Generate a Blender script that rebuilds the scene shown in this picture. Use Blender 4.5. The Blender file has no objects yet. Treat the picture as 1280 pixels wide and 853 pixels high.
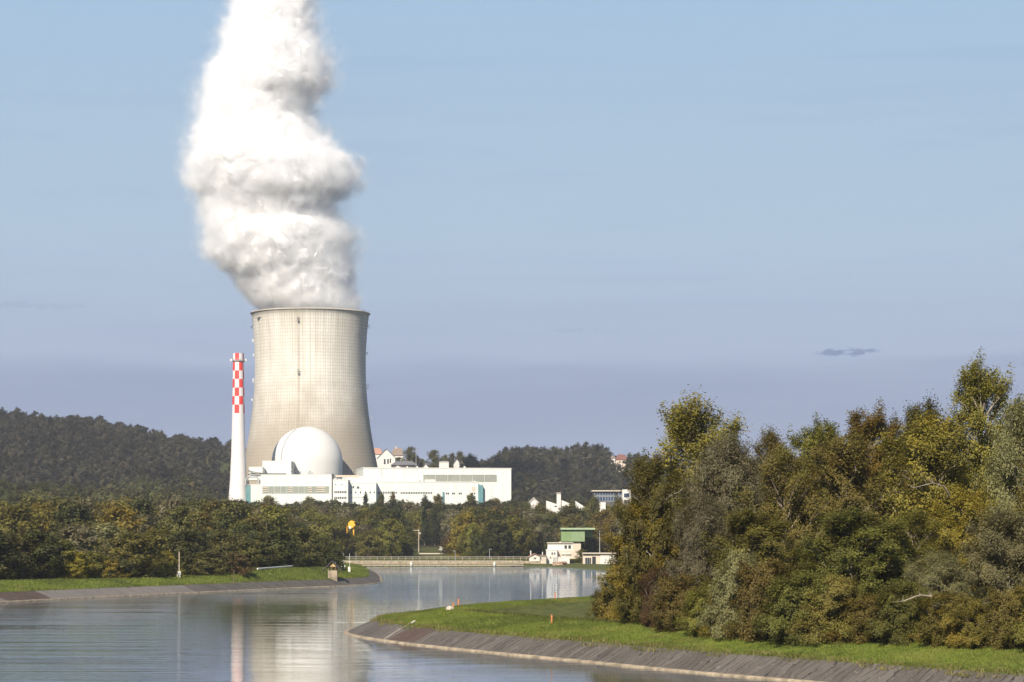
import bpy, math, random
import numpy as np
from mathutils import Vector, Matrix

# ------------------------------------------------------------------ basics
scene = bpy.context.scene
col = scene.collection
PI = math.pi
CAM_H = 10.0          # camera height above the water
F = 3000.0            # focal length in pixels of a 1280 wide picture
HY = 672.0            # horizon row
EXPO = 0.75
E = 2 ** EXPO
SUN_AZ, SUN_EL = math.radians(20), math.radians(35)   # azimuth: to the left of straight behind the camera


def P(x, y, Y):
    """world point at distance Y seen at photo pixel x, y"""
    return ((x - 640) / F * Y, Y, CAM_H + (HY - y) / F * Y)


def lin(r, g, b):
    f = lambda c: (c / 12.92 if c <= 0.04045 else ((c + 0.055) / 1.055) ** 2.4)
    return (f(r / 255), f(g / 255), f(b / 255))


def props(o, label=None, cat=None, group=None, kind=None):
    if label: o['label'] = label
    if cat: o['category'] = cat
    if group: o['group'] = group
    if kind: o['kind'] = kind
    return o


def thing(name, label, cat, loc, group=None):
    o = bpy.data.objects.new(name, None)
    col.objects.link(o)
    o.location = loc
    return props(o, label, cat, group)


class MB:
    """collects shapes in world coordinates; build() links them as one mesh object"""
    def __init__(self):
        self.v, self.f, self.m = [], [], []

    def add(self, vs, fs, mi=0):
        b = len(self.v)
        self.v += [tuple(p) for p in vs]
        self.f += [tuple(i + b for i in q) for q in fs]
        self.m += [mi] * len(fs)
        return self

    def box(self, x0, x1, y0, y1, z0, z1, mi=0):
        vs = [(x, y, z) for z in (z0, z1) for y in (y0, y1) for x in (x0, x1)]
        return self.add(vs, [(0, 2, 3, 1), (4, 5, 7, 6), (0, 1, 5, 4), (1, 3, 7, 5), (3, 2, 6, 7), (2, 0, 4, 6)], mi)

    def pbox(self, x0, x1, y0, y1, Y, depth, mi=0, drop=0.0):
        """box whose front face fills photo pixels x0..x1, y0..y1 at distance Y"""
        a, b = P(x0, y1, Y), P(x1, y0, Y)
        return self.box(a[0], b[0], Y, Y + depth, a[2] - drop, b[2], mi)

    def tube(self, pts, rad, n=6, mi=0, cap=True):
        pts = [Vector(p) for p in pts]
        rad = rad if isinstance(rad, (list, tuple)) else [rad] * len(pts)
        vs, fs = [], []
        for i, p in enumerate(pts):
            d = (pts[min(i + 1, len(pts) - 1)] - pts[max(i - 1, 0)])
            d = d.normalized() if d.length > 1e-9 else Vector((0, 0, 1))
            a = d.cross(Vector((0.31, 0.95, 0.1)))
            if a.length < 1e-3: a = d.cross(Vector((1, 0, 0)))
            a.normalize()
            b = d.cross(a)
            for k in range(n):
                t = 2 * PI * k / n
                vs.append(p + (a * math.cos(t) + b * math.sin(t)) * rad[i])
        for i in range(len(pts) - 1):
            for k in range(n):
                k2 = (k + 1) % n
                fs.append((i * n + k, i * n + k2, (i + 1) * n + k2, (i + 1) * n + k))
        if cap:
            fs.append(tuple(range(n))[::-1])
            fs.append(tuple((len(pts) - 1) * n + k for k in range(n)))
        return self.add(vs, fs, mi)

    def lathe(self, cx, cy, prof, n=64, mi=0, mfun=None, a0=0.0):
        vs, fs, ms = [], [], []
        for r, z in prof:
            for k in range(n):
                t = a0 + 2 * PI * k / n
                vs.append((cx + r * math.cos(t), cy + r * math.sin(t), z))
        for i in range(len(prof) - 1):
            for k in range(n):
                k2 = (k + 1) % n
                fs.append((i * n + k, i * n + k2, (i + 1) * n + k2, (i + 1) * n + k))
                ms.append(mfun(i, k) if mfun else mi)
        b = len(self.v)
        self.v += vs
        self.f += [tuple(i + b for i in q) for q in fs]
        self.m += ms
        return self

    def prism(self, outline, y0, y1, mi=0):
        """outline in (x, z), extruded along y"""
        n = len(outline)
        vs = [(x, y0, z) for x, z in outline] + [(x, y1, z) for x, z in outline]
        fs = [tuple(range(n)), tuple(range(2 * n - 1, n - 1, -1))]
        fs += [(i, i + n, (i + 1) % n + n, (i + 1) % n) for i in range(n)]
        return self.add(vs, fs, mi)

    def build(self, name, mats, parent=None, smooth=False):
        me = bpy.data.meshes.new(name)
        off = Vector((0, 0, 0))
        q = parent
        while q is not None:
            off += Vector(q.location)
            q = q.parent
        me.from_pydata([(v[0] - off.x, v[1] - off.y, v[2] - off.z) for v in self.v], [], self.f)
        mats = mats if isinstance(mats, (list, tuple)) else [mats]
        for m in mats: me.materials.append(m)
        me.polygons.foreach_set('material_index', self.m)
        if smooth: me.polygons.foreach_set('use_smooth', [True] * len(me.polygons))
        me.update()
        o = bpy.data.objects.new(name, me)
        col.objects.link(o)
        if parent is not None: o.parent = parent
        return o


def np_mesh(name, verts, quads, mats, smooth=False):
    me = bpy.data.meshes.new(name)
    nv, nq = len(verts), len(quads)
    me.vertices.add(nv)
    me.vertices.foreach_set('co', np.ascontiguousarray(verts, dtype=np.float32).ravel())
    me.loops.add(nq * 4)
    me.loops.foreach_set('vertex_index', np.ascontiguousarray(quads, dtype=np.int32).ravel())
    me.polygons.add(nq)
    me.polygons.foreach_set('loop_start', np.arange(0, nq * 4, 4, dtype=np.int32))
    if smooth: me.polygons.foreach_set('use_smooth', np.ones(nq, dtype=bool))
    for m in mats: me.materials.append(m)
    me.update(calc_edges=True)
    return me


# ------------------------------------------------------------------ materials
class NT:
    def __init__(self, name):
        self.mat = bpy.data.materials.new(name)
        self.mat.use_nodes = True
        self.t = self.mat.node_tree
        self.bsdf = self.t.nodes['Principled BSDF']
        self.out = self.t.nodes['Material Output']

    def n(self, kind, **kw):
        nd = self.t.nodes.new(kind)
        for k, v in kw.items():
            setattr(nd, k, v)
        return nd

    def put(self, sock, val):
        if hasattr(val, 'is_output') or isinstance(val, bpy.types.NodeSocket):
            self.t.links.new(val, sock)
        else:
            sock.default_value = val

    def math(self, op, a, b=0.0, clamp=False):
        nd = self.n('ShaderNodeMath', operation=op, use_clamp=clamp)
        self.put(nd.inputs[0], a); self.put(nd.inputs[1], b)
        return nd.outputs[0]

    def mix(self, fac, a, b, mode='MIX'):
        nd = self.n('ShaderNodeMix', data_type='RGBA', blend_type=mode)
        c4 = lambda c: (*c, 1.0) if isinstance(c, tuple) and len(c) == 3 else c
        self.put(nd.inputs[0], fac); self.put(nd.inputs[6], c4(a)); self.put(nd.inputs[7], c4(b))
        return nd.outputs[2]

    def noise(self, vec, scale, detail=3.0, rough=0.55, out=0):
        nd = self.n('ShaderNodeTexNoise')
        if vec is not None: self.put(nd.inputs['Vector'], vec)
        nd.inputs['Scale'].default_value = scale
        nd.inputs['Detail'].default_value = detail
        nd.inputs['Roughness'].default_value = rough
        return nd.outputs[out]

    def ramp(self, fac, lo, hi):
        nd = self.n('ShaderNodeMapRange')
        nd.interpolation_type = 'SMOOTHSTEP'
        self.put(nd.inputs[0], fac)
        nd.inputs[1].default_value = lo; nd.inputs[2].default_value = hi
        return nd.outputs[0]

    def coord(self, which='Object'):
        return self.n('ShaderNodeTexCoord').outputs[which]

    def mapping(self, vec, scale, rot=(0, 0, 0)):
        nd = self.n('ShaderNodeMapping')
        self.put(nd.inputs['Vector'], vec)
        nd.inputs['Scale'].default_value = scale
        nd.inputs['Rotation'].default_value = rot
        return nd.outputs[0]

    def bump(self, h, strength, dist=0.1):
        nd = self.n('ShaderNodeBump')
        nd.inputs['Strength'].default_value = strength
        nd.inputs['Distance'].default_value = dist
        self.put(nd.inputs['Height'], h)
        self.t.links.new(nd.outputs[0], self.bsdf.inputs['Normal'])

    def base(self, c, rough=0.8, spec=0.3):
        self.put(self.bsdf.inputs['Base Color'], (*c, 1) if isinstance(c, tuple) and len(c) == 3 else c)
        self.bsdf.inputs['Roughness'].default_value = rough
        self.bsdf.inputs['Specular IOR Level'].default_value = spec
        return self.mat


def plain(name, c, rough=0.8, var=0.12, scale=0.3, spec=0.3):
    """a paint or stone with uneven weathering"""
    t = NT(name)
    n = t.noise(t.coord(), scale, 5.0, 0.65)
    k = t.ramp(n, 0.3, 0.75)
    return t.base(t.mix(k, tuple(x * (1 - var) for x in c), tuple(min(1, x * (1 + var)) for x in c)), rough, spec)


def cladding(name, c, pitch, var=0.06, dirt=0.12):
    """wall panels: fine joints, slight tone change panel to panel, rain streaks"""
    t = NT(name)
    o = t.coord()
    sp = t.n('ShaderNodeSeparateXYZ'); t.put(sp.inputs[0], o)
    fx = t.math('FRACT', t.math('DIVIDE', sp.outputs[0], pitch))
    joint = t.math('LESS_THAN', fx, 0.05)
    wn = t.n('ShaderNodeTexWhiteNoise', noise_dimensions='1D')
    t.put(wn.inputs['W'], t.math('FLOOR', t.math('DIVIDE', sp.outputs[0], pitch)))
    streak = t.noise(t.mapping(o, (0.6, 0.6, 0.05)), 1.0, 4.0, 0.6)
    c1 = t.mix(wn.outputs[0], tuple(x * (1 - var) for x in c), c)
    c2 = t.mix(t.math('MULTIPLY', t.ramp(streak, 0.45, 0.8), dirt * 2.5), c1, tuple(x * 0.55 for x in c))
    c3 = t.mix(t.math('MULTIPLY', joint, 0.5), c2, tuple(x * 0.5 for x in c))
    return t.base(c3, 0.65, 0.3)


def leafmat(name, c1, c2, trans=0.3, objvar=0.35, c3=None, patch=None):
    t = NT(name)
    geo = t.n('ShaderNodeNewGeometry')
    oi = t.n('ShaderNodeObjectInfo')
    o = t.coord()
    cl = t.ramp(t.noise(o, 0.35, 2.0), 0.35, 0.65)
    k = t.math('ADD', t.math('MULTIPLY', geo.outputs['Random Per Island'], 0.55), t.math('MULTIPLY', cl, 0.45))
    c = t.mix(k, c1, c2)
    if c3:
        c = t.mix(t.math('MULTIPLY', t.ramp(t.noise(o, 0.22, 2.0, 0.5), 0.5, 0.68), 0.8), c, c3)
    if patch:
        pn = t.ramp(t.noise(t.mapping(o, (.13, .07, .1)), 1.0, 4.0, .6), .42, .62)
        c = t.mix(t.math('MULTIPLY', pn, .75), c, patch)
    hv = t.n('ShaderNodeHueSaturation')
    t.put(hv.inputs['Color'], c)
    t.put(hv.inputs['Value'], t.math('ADD', 1 - objvar / 2, t.math('MULTIPLY', oi.outputs['Random'], objvar)))
    t.put(hv.inputs['Hue'], t.math('ADD', 0.485, t.math('MULTIPLY', oi.outputs['Random'], 0.03)))
    c = hv.outputs[0]
    t.base(c, 0.6, 0.25)
    tr = t.n('ShaderNodeBsdfTranslucent')
    t.put(tr.inputs['Color'], t.mix(1.0, c, (1.0, 0.95, 0.6), 'MULTIPLY'))
    ms = t.n('ShaderNodeMixShader')
    ms.inputs[0].default_value = trans
    t.t.links.new(t.bsdf.outputs[0], ms.inputs[1]); t.t.links.new(tr.outputs[0], ms.inputs[2])
    t.t.links.new(ms.outputs[0], t.out.inputs['Surface'])
    return t.mat


M = {}
M['bark'] = plain('bark', (0.22, 0.18, 0.14), 0.9, 0.4, 2.0)
M['pale_bark'] = plain('pale_bark', (0.27, 0.23, 0.18), 0.9, 0.3, 2.0)
M['olive'] = leafmat('leaf_olive', (0.097, 0.086, 0.015), (0.270, 0.226, 0.044), 0.45, 0.5, c3=(0.297, 0.231, 0.035))
M['green'] = leafmat('leaf_green', (0.084, 0.080, 0.015), (0.209, 0.185, 0.035), 0.45, 0.5)
M['darkgreen'] = leafmat('leaf_dark_green', (0.064, 0.064, 0.014), (0.154, 0.141, 0.029), 0.45, 0.5)
M['golden'] = leafmat('leaf_golden', (0.127, 0.097, 0.015), (0.297, 0.220, 0.031), 0.45, 0.5, c3=(0.176, 0.156, 0.031))
M['brown'] = leafmat('leaf_brown', (0.105, 0.085, 0.022), (0.233, 0.183, 0.044), 0.45, 0.5, c3=(0.154, 0.138, 0.031))
M['rust'] = leafmat('leaf_rust', (0.085, 0.054, 0.022), (0.16, 0.105, 0.038), 0.42, 0.5)
M['silver'] = leafmat('leaf_silver', (0.128, 0.123, 0.055), (0.266, 0.242, 0.109), 0.45)
M['grey'] = leafmat('leaf_grey', (0.116, 0.103, 0.057), (0.220, 0.194, 0.106), 0.45, 0.5)
M['yellow'] = leafmat('leaf_yellow', (0.15, 0.125, 0.016), (0.3, 0.235, 0.03), 0.38)
M['conifer'] = leafmat('needle_green', (0.028, 0.036, 0.014), (0.06, 0.07, 0.024), 0.38)
M['deep_green'] = leafmat('leaf_deep_green', (0.034, 0.040, 0.010), (0.092, 0.094, 0.022), 0.35, 0.5)
M['soft_olive'] = leafmat('leaf_soft_olive', (0.062, 0.062, 0.016), (0.165, 0.150, 0.040), 0.4, 0.5)
M['wood_mix'] = leafmat('woodland_leaf', (0.041, 0.046, 0.018), (0.126, 0.118, 0.041), 0.42, objvar=0.8, c3=(0.138, 0.096, 0.036))
M['hill_leaf'] = leafmat('hill_leaf', (0.026, 0.025, 0.017), (0.099, 0.086, 0.050), 0.42, objvar=0.9, c3=(0.088, 0.059, 0.035))

M['white_wall'] = cladding('white_cladding', (0.585, 0.605, 0.565), 6.0)
M['white_wall_fine'] = cladding('white_cladding_fine', (0.60, 0.61, 0.57), 3.0)
M['mint_wall'] = cladding('pale_mint_cladding', (0.50, 0.565, 0.51), 2.5)
M['dome_white'] = plain('dome_white', (0.74, 0.72, 0.68), 0.7, 0.05, 0.05)
M['chimney_white'] = plain('chimney_white', (0.58, 0.55, 0.54), 0.6, 0.05, 0.15)
M['red_paint'] = plain('red_paint', (0.60, 0.040, 0.035), 0.55, 0.15, 0.4)
M['steel'] = plain('galvanised_steel', (0.33, 0.34, 0.34), 0.5, 0.2, 1.0)
M['white_paint'] = plain('white_paint', (0.54, 0.54, 0.50), 0.6, 0.1, 1.0)
M['dark_glass'] = plain('dark_glass', (0.03, 0.035, 0.04), 0.12, 0.3, 0.6, 0.5)
M['louvre'] = None
M['teal'] = plain('teal_panel', (0.10, 0.22, 0.23), 0.4, 0.15, 0.5)
M['dark_steel'] = plain('dark_steel', (0.07, 0.07, 0.07), 0.6, 0.2, 1.0)
M['roof_grey'] = plain('grey_roof', (0.12, 0.12, 0.13), 0.85, 0.25, 0.8)
M['roof_pink'] = plain('weathered_clay_roof', (0.34, 0.19, 0.14), 0.85, 0.2, 0.8)
M['roof_brown'] = plain('brown_tile_roof', (0.20, 0.15, 0.12), 0.85, 0.2, 0.8)
M['roof_red'] = plain('red_tile_roof', (0.16, 0.07, 0.055), 0.85, 0.2, 0.8)
M['render_white'] = plain('white_render', (0.54, 0.525, 0.49), 0.85, 0.06, 0.5)
M['render_tan'] = plain('tan_render', (0.50, 0.42, 0.34), 0.85, 0.1, 0.5)
M['green_metal'] = plain('green_sheet_metal', (0.15, 0.225, 0.10), 0.5, 0.1, 0.6)
M['green_light'] = plain('pale_green_trim', (0.25, 0.32, 0.20), 0.5, 0.1, 0.6)
M['wood_brown'] = plain('weathered_wood', (0.15, 0.10, 0.07), 0.9, 0.35, 3.0)
M['wood_dark'] = plain('dark_roof_wood', (0.06, 0.05, 0.045), 0.9, 0.35, 3.0)
M['stone_pale'] = plain('pale_stone', (0.44, 0.39, 0.32), 0.9, 0.2, 2.5)
M['orange'] = plain('orange_post_paint', (0.42, 0.16, 0.06), 0.8, 0.15, 4.0)
M['yellow_paint'] = plain('yellow_paint', (0.72, 0.36, 0.03), 0.5, 0.15, 0.8)
M['blue_glass'] = plain('blue_glass', (0.035, 0.055, 0.10), 0.15, 0.3, 0.3, 0.5)


def louvre_mat():
    t = NT('grey_louvre_glazing')
    o = t.coord()
    sp = t.n('ShaderNodeSeparateXYZ'); t.put(sp.inputs[0], o)
    f = t.math('FRACT', t.math('DIVIDE', sp.outputs[2], 0.9))
    f2 = t.math('FRACT', t.math('DIVIDE', sp.outputs[0], 1.5))
    ln = t.math('MAXIMUM', t.math('LESS_THAN', f, 0.22), t.math('LESS_THAN', f2, 0.12))
    n = t.noise(o, 0.15, 3.0)
    c = t.mix(n, (0.16, 0.17, 0.145), (0.28, 0.29, 0.25))
    return t.base(t.mix(t.math('MULTIPLY', ln, 0.15), c, (0.42, 0.45, 0.38)), 0.4, 0.4)


M['louvre'] = louvre_mat()


def concrete_tower():
    t = NT('tower_concrete')
    o = t.coord()
    sp = t.n('ShaderNodeSeparateXYZ'); t.put(sp.inputs[0], o)
    x, y, z = sp.outputs
    ang = t.math('ARCTAN2', x, y)
    rib = t.math('FRACT', t.math('MULTIPLY', ang, 140 / (2 * PI)))
    lift = t.math('FRACT', t.math('DIVIDE', z, 2.1))
    ln = t.math('ADD', t.math('MULTIPLY', t.math('LESS_THAN', rib, 0.30), 0.55), t.math('MULTIPLY', t.math('LESS_THAN', lift, 0.26), 0.45))
    wn = t.n('ShaderNodeTexWhiteNoise', noise_dimensions='2D')
    cv = t.n('ShaderNodeCombineXYZ')
    t.put(cv.inputs[0], t.math('FLOOR', t.math('MULTIPLY', ang, 140 / (2 * PI))))
    t.put(cv.inputs[1], t.math('FLOOR', t.math('DIVIDE', z, 2.1)))
    t.put(wn.inputs['Vector'], cv.outputs[0])
    # wide weathering clouds and vertical run-off streaks
    cyl = t.n('ShaderNodeCombineXYZ')
    t.put(cyl.inputs[0], t.math('MULTIPLY', ang, 40.0)); t.put(cyl.inputs[1], z)
    big = t.noise(cyl.outputs[0], 0.030, 4.0, 0.6)
    streak = t.noise(t.mapping(cyl.outputs[0], (0.8, 0.012, 1.0)), 1.0, 5.0, 0.65)
    # the lower shell is weathered browner: its edge is ragged
    low = t.math('SUBTRACT', 1.0, t.ramp(t.math('ADD', z, t.math('MULTIPLY', t.math('SUBTRACT', big, 0.5), 70.0)), 52.0, 104.0))
    low2 = t.math('SUBTRACT', 1.0, t.ramp(t.math('ADD', z, t.math('MULTIPLY', t.math('SUBTRACT', streak, 0.5), 40.0)), 40.0, 78.0))
    top = t.ramp(t.math('ADD', z, t.math('MULTIPLY', t.math('SUBTRACT', streak, 0.5), 34.0)), 124.0, 147.0)
    c = t.mix(t.ramp(big, 0.35, 0.7), (0.52, 0.495, 0.44), (0.63, 0.61, 0.555))
    c = t.mix(t.math('MULTIPLY', t.ramp(streak, 0.42, 0.72), 0.6), c, (0.37, 0.335, 0.275))
    c = t.mix(t.math('MULTIPLY', low, 0.85), c, (0.275, 0.24, 0.19))
    c = t.mix(t.math('MULTIPLY', low2, 0.35), c, (0.24, 0.20, 0.155))
    c = t.mix(t.math('MULTIPLY', top, 0.35), c, (0.30, 0.265, 0.21))
    c = t.mix(t.math('MULTIPLY', wn.outputs[0], 0.10), c, (0.22, 0.19, 0.15))
    c = t.mix(t.math('MULTIPLY', ln, 0.5), c, (0.20, 0.175, 0.14))
    return t.base(c, 0.9, 0.15)


M['tower'] = concrete_tower()


def paving_mat():
    t = NT('slope_paving')
    uv = t.n('ShaderNodeUVMap').outputs[0]
    sp = t.n('ShaderNodeSeparateXYZ'); t.put(sp.inputs[0], uv)
    u, v = sp.outputs[0], sp.outputs[1]
    us = t.math('ADD', u, t.math('MULTIPLY', t.noise(uv, 0.35, 3.0), 2.2))
    slab = t.math('DIVIDE', us, 0.95)
    wn = t.n('ShaderNodeTexWhiteNoise', noise_dimensions='1D')
    t.put(wn.inputs['W'], t.math('FLOOR', slab))
    joint = t.math('LESS_THAN', t.math('FRACT', slab), 0.13)
    grain = t.noise(uv, 2.2, 6.0, 0.75)
    run = t.noise(t.mapping(uv, (2.6, 0.35, 1.0)), 1.0, 4.0, 0.6)
    c = t.mix(wn.outputs[0], (0.078, 0.068, 0.058), (0.118, 0.104, 0.090))
    c = t.mix(t.math('MULTIPLY', t.ramp(run, 0.45, 0.7), 0.65), c, (0.045, 0.036, 0.032))
    c = t.mix(t.ramp(grain, 0.58, 0.68), c, (0.26, 0.235, 0.21))
    
    jn = t.math('MULTIPLY', joint, t.ramp(t.noise(uv, .5, 2.0), .3, .6))
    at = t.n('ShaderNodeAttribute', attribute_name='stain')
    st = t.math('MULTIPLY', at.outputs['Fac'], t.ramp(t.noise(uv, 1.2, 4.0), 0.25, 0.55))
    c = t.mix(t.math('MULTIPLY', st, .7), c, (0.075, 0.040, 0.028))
    lt = t.n('ShaderNodeAttribute', attribute_name='pale')
    c = t.mix(t.math('MULTIPLY', lt.outputs['Fac'], 0.4), c, (0.27, 0.24, 0.215))
    c = t.mix(t.math('MULTIPLY', jn, 0.85), c, (0.022, 0.019, 0.017))
    t.base(c, 0.9, 0.2)
    t.bump(t.math('ADD', t.math('MULTIPLY', grain, 0.5), t.math('MULTIPLY', joint, -0.6)), 0.5, 0.08)
    return t.mat


M['paving'] = paving_mat()
M['kerb'] = plain('pale_toe_kerb', (0.27, 0.22, 0.155), 0.9, 0.45, 0.9)


def ground_mat():
    t = NT('ground_cover')
    o = t.coord()
    n1 = t.noise(o, 0.16, 5.0, 0.6)
    n2 = t.noise(o, 1.6, 4.0, 0.65)
    n3 = t.noise(o, 0.9, 3.0, 0.6)
    g = t.mix(t.ramp(n2, 0.3, 0.7), (0.085, 0.115, 0.016), (0.150, 0.178, 0.030))
    g = t.mix(t.math('MULTIPLY', t.ramp(n1, 0.5, 0.72), 0.5), g, (0.175, 0.175, 0.040))
    ro = t.n('ShaderNodeAttribute', attribute_name='rough')
    r = t.mix(t.ramp(n3, 0.35, 0.65), (0.050, 0.060, 0.014), (0.095, 0.100, 0.026))
    k = t.math('MULTIPLY', ro.outputs['Fac'], t.ramp(t.math('ADD', ro.outputs['Fac'], t.math('MULTIPLY', t.math('SUBTRACT', n3, 0.5), 0.9)), 0.35, 0.6))
    c = t.mix(k, g, r)
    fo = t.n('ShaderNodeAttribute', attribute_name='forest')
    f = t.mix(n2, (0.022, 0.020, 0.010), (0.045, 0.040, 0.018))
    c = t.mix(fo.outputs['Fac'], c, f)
    ms = t.n('ShaderNodeAttribute', attribute_name='soil')
    c = t.mix(t.math('MULTIPLY', ms.outputs['Fac'], t.ramp(n2, 0.3, 0.6)), c, (0.085, 0.062, 0.040))
    t.base(c, 0.95, 0.1)
    t.bump(n2, 0.8, 0.25)
    return t.mat


M['ground'] = ground_mat()
M['blade'] = leafmat('grass_blade', (0.100, 0.135, 0.018), (0.190, 0.220, 0.036), 0.4, 0.0, c3=(0.21, 0.20, 0.05), patch=(0.075, 0.088, 0.018))
M['blade_dark'] = leafmat('rough_grass_blade', (0.055, 0.066, 0.014), (0.115, 0.118, 0.030), 0.35, 0.0)  # dark green holds both tall grass tone and painted slope shade


def water_mat():
    t = NT('river_water')
    o = t.coord()
    a = t.noise(t.mapping(o, (0.07, 0.75, 1.0), (0, 0, .05)), 1.0, 4.0, 0.6)
    b = t.noise(t.mapping(o, (0.016, 0.16, 1.0), (0, 0, -.06)), 1.0, 4.0, 0.6)
    c = t.noise(t.mapping(o, (0.30, 2.6, 1.0)), 1.0, 3.0, 0.6)
    sw = t.n('ShaderNodeSeparateXYZ'); t.put(sw.inputs[0], o)
    side = t.math('ADD', t.math('ADD', sw.outputs[0], t.math('MULTIPLY', sw.outputs[1], .122)), t.math('MULTIPLY', t.math('SUBTRACT', b, .5), 40.0))
    ruffled = t.math('MAXIMUM', t.math('SUBTRACT', 1.0, t.ramp(side, -9.0, 3.0)), t.math('MULTIPLY', t.ramp(sw.outputs[1], 330.0, 520.0), 3.2))
    patch = t.ramp(b, 0.36, 0.62)
    amp = t.math('MULTIPLY', t.math('ADD', 0.30, t.math('MULTIPLY', patch, 0.65)), t.math('ADD', 1.0, t.math('MULTIPLY', ruffled, 3.6)))
    h = t.math('MULTIPLY', t.math('ADD', a, t.math('MULTIPLY', c, 0.28)), amp)
    t.base((0.045, 0.060, 0.068), 0.03, 0.5)
    t.bsdf.inputs['IOR'].default_value = 1.6
    t.bump(h, 1.0, 0.021)
    return t.mat


M['water'] = water_mat()

# ------------------------------------------------------------------ shorelines


def catmull(pts, step):
    pts = [np.array(p, float) for p in pts]
    out = []
    for i in range(len(pts) - 1):
        p0, p1, p2, p3 = pts[max(i - 1, 0)], pts[i], pts[i + 1], pts[min(i + 2, len(pts) - 1)]
        n = max(2, int(np.linalg.norm(p2 - p1) / step))
        for k in range(n):
            s = k / n
            out.append(0.5 * ((2 * p1) + (-p0 + p2) * s + (2 * p0 - 5 * p1 + 4 * p2 - p3) * s * s + (-p0 + 3 * p1 - 3 * p2 + p3) * s ** 3))
    out.append(pts[-1])
    return np.array(out)


LEFT = [(-150, -100), (-142, 60), (-124, 190), (-102, 295), (-79, 370), (-69, 402), (-56.5, 436), (-45, 469), (-34.5, 495), (-29.8, 515),
        (-28.8, 534), (-30.5, 560), (-34, 620), (-42, 720), (-52, 800), (-58, 833)]
FAR = [(-58, 833), (-40, 834), (-20, 835), (0, 830), (13.5, 805), (22, 760), (29, 714), (55, 650), (110, 585), (230, 520), (420, 490)]
RIGHT = [(420, 425), (230, 425), (110, 415), (50, 385), (22, 350), (3, 318), (-9.5, 290), (-16.3, 268), (-17.6, 253), (-15.2, 240), (-9.5, 224),
         (-2.6, 209), (5.5, 193), (13.5, 177), (20.5, 165), (31, 146), (50, 115), (80, 70), (120, 0), (160, -100)]
L_line, F_line, R_line = catmull(LEFT, 3.0), catmull(FAR, 4.0), catmull(RIGHT, 2.0)
POLY = np.vstack([L_line, F_line[1:], R_line])


def seg_dist(px, py, line):
    d2 = np.full(px.shape, 1e18)
    for (ax, ay), (bx, by) in zip(line[:-1], line[1:]):
        dx, dy = bx - ax, by - ay
        L = dx * dx + dy * dy
        if L < 1e-9: continue
        s = np.clip(((px - ax) * dx + (py - ay) * dy) / L, 0, 1)
        d2 = np.minimum(d2, (px - ax - s * dx) ** 2 + (py - ay - s * dy) ** 2)
    return np.sqrt(d2)


def inside(px, py, poly):
    r = np.zeros(px.shape, bool)
    q = np.roll(poly, 1, axis=0)
    for (ax, ay), (bx, by) in zip(poly, q):
        if ay == by: continue
        c = ((ay > py) != (by > py)) & (px < (bx - ax) * (py - ay) / (by - ay) + ax)
        r ^= c
    return r


def sstep(x, a, b):
    t = np.clip((x - a) / (b - a), 0, 1)
    return t * t * (3 - 2 * t)


# the skyline of the hills: terrain height read at 2300 m against the column of the photo it shows in
RX = np.array([-900, -300, 0, 60, 120, 150, 180, 230, 280, 330, 400, 470, 560, 585, 620, 645, 700, 740, 765, 800, 900, 1100, 1500, 2200])
RY = np.array([530, 520, 517, 517, 515, 520, 530, 539, 547, 562, 580, 590, 588, 578, 563, 558, 560, 557, 567, 571, 575, 570, 560, 555])
RZ = CAM_H + (HY - RY) / F * 2300 - 20


def fbm(x, y, s, seed):
    r = np.random.RandomState(seed)
    out = 0
    for o in range(4):
        for k in range(3):
            a = r.rand() * 2 * PI
            f = (2 ** o) / s * (0.7 + 0.6 * r.rand())
            out = out + np.sin((x * math.cos(a) + y * math.sin(a)) * f * 2 * PI + r.rand() * 6.28) / (2 ** o)
    return out / 5


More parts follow.
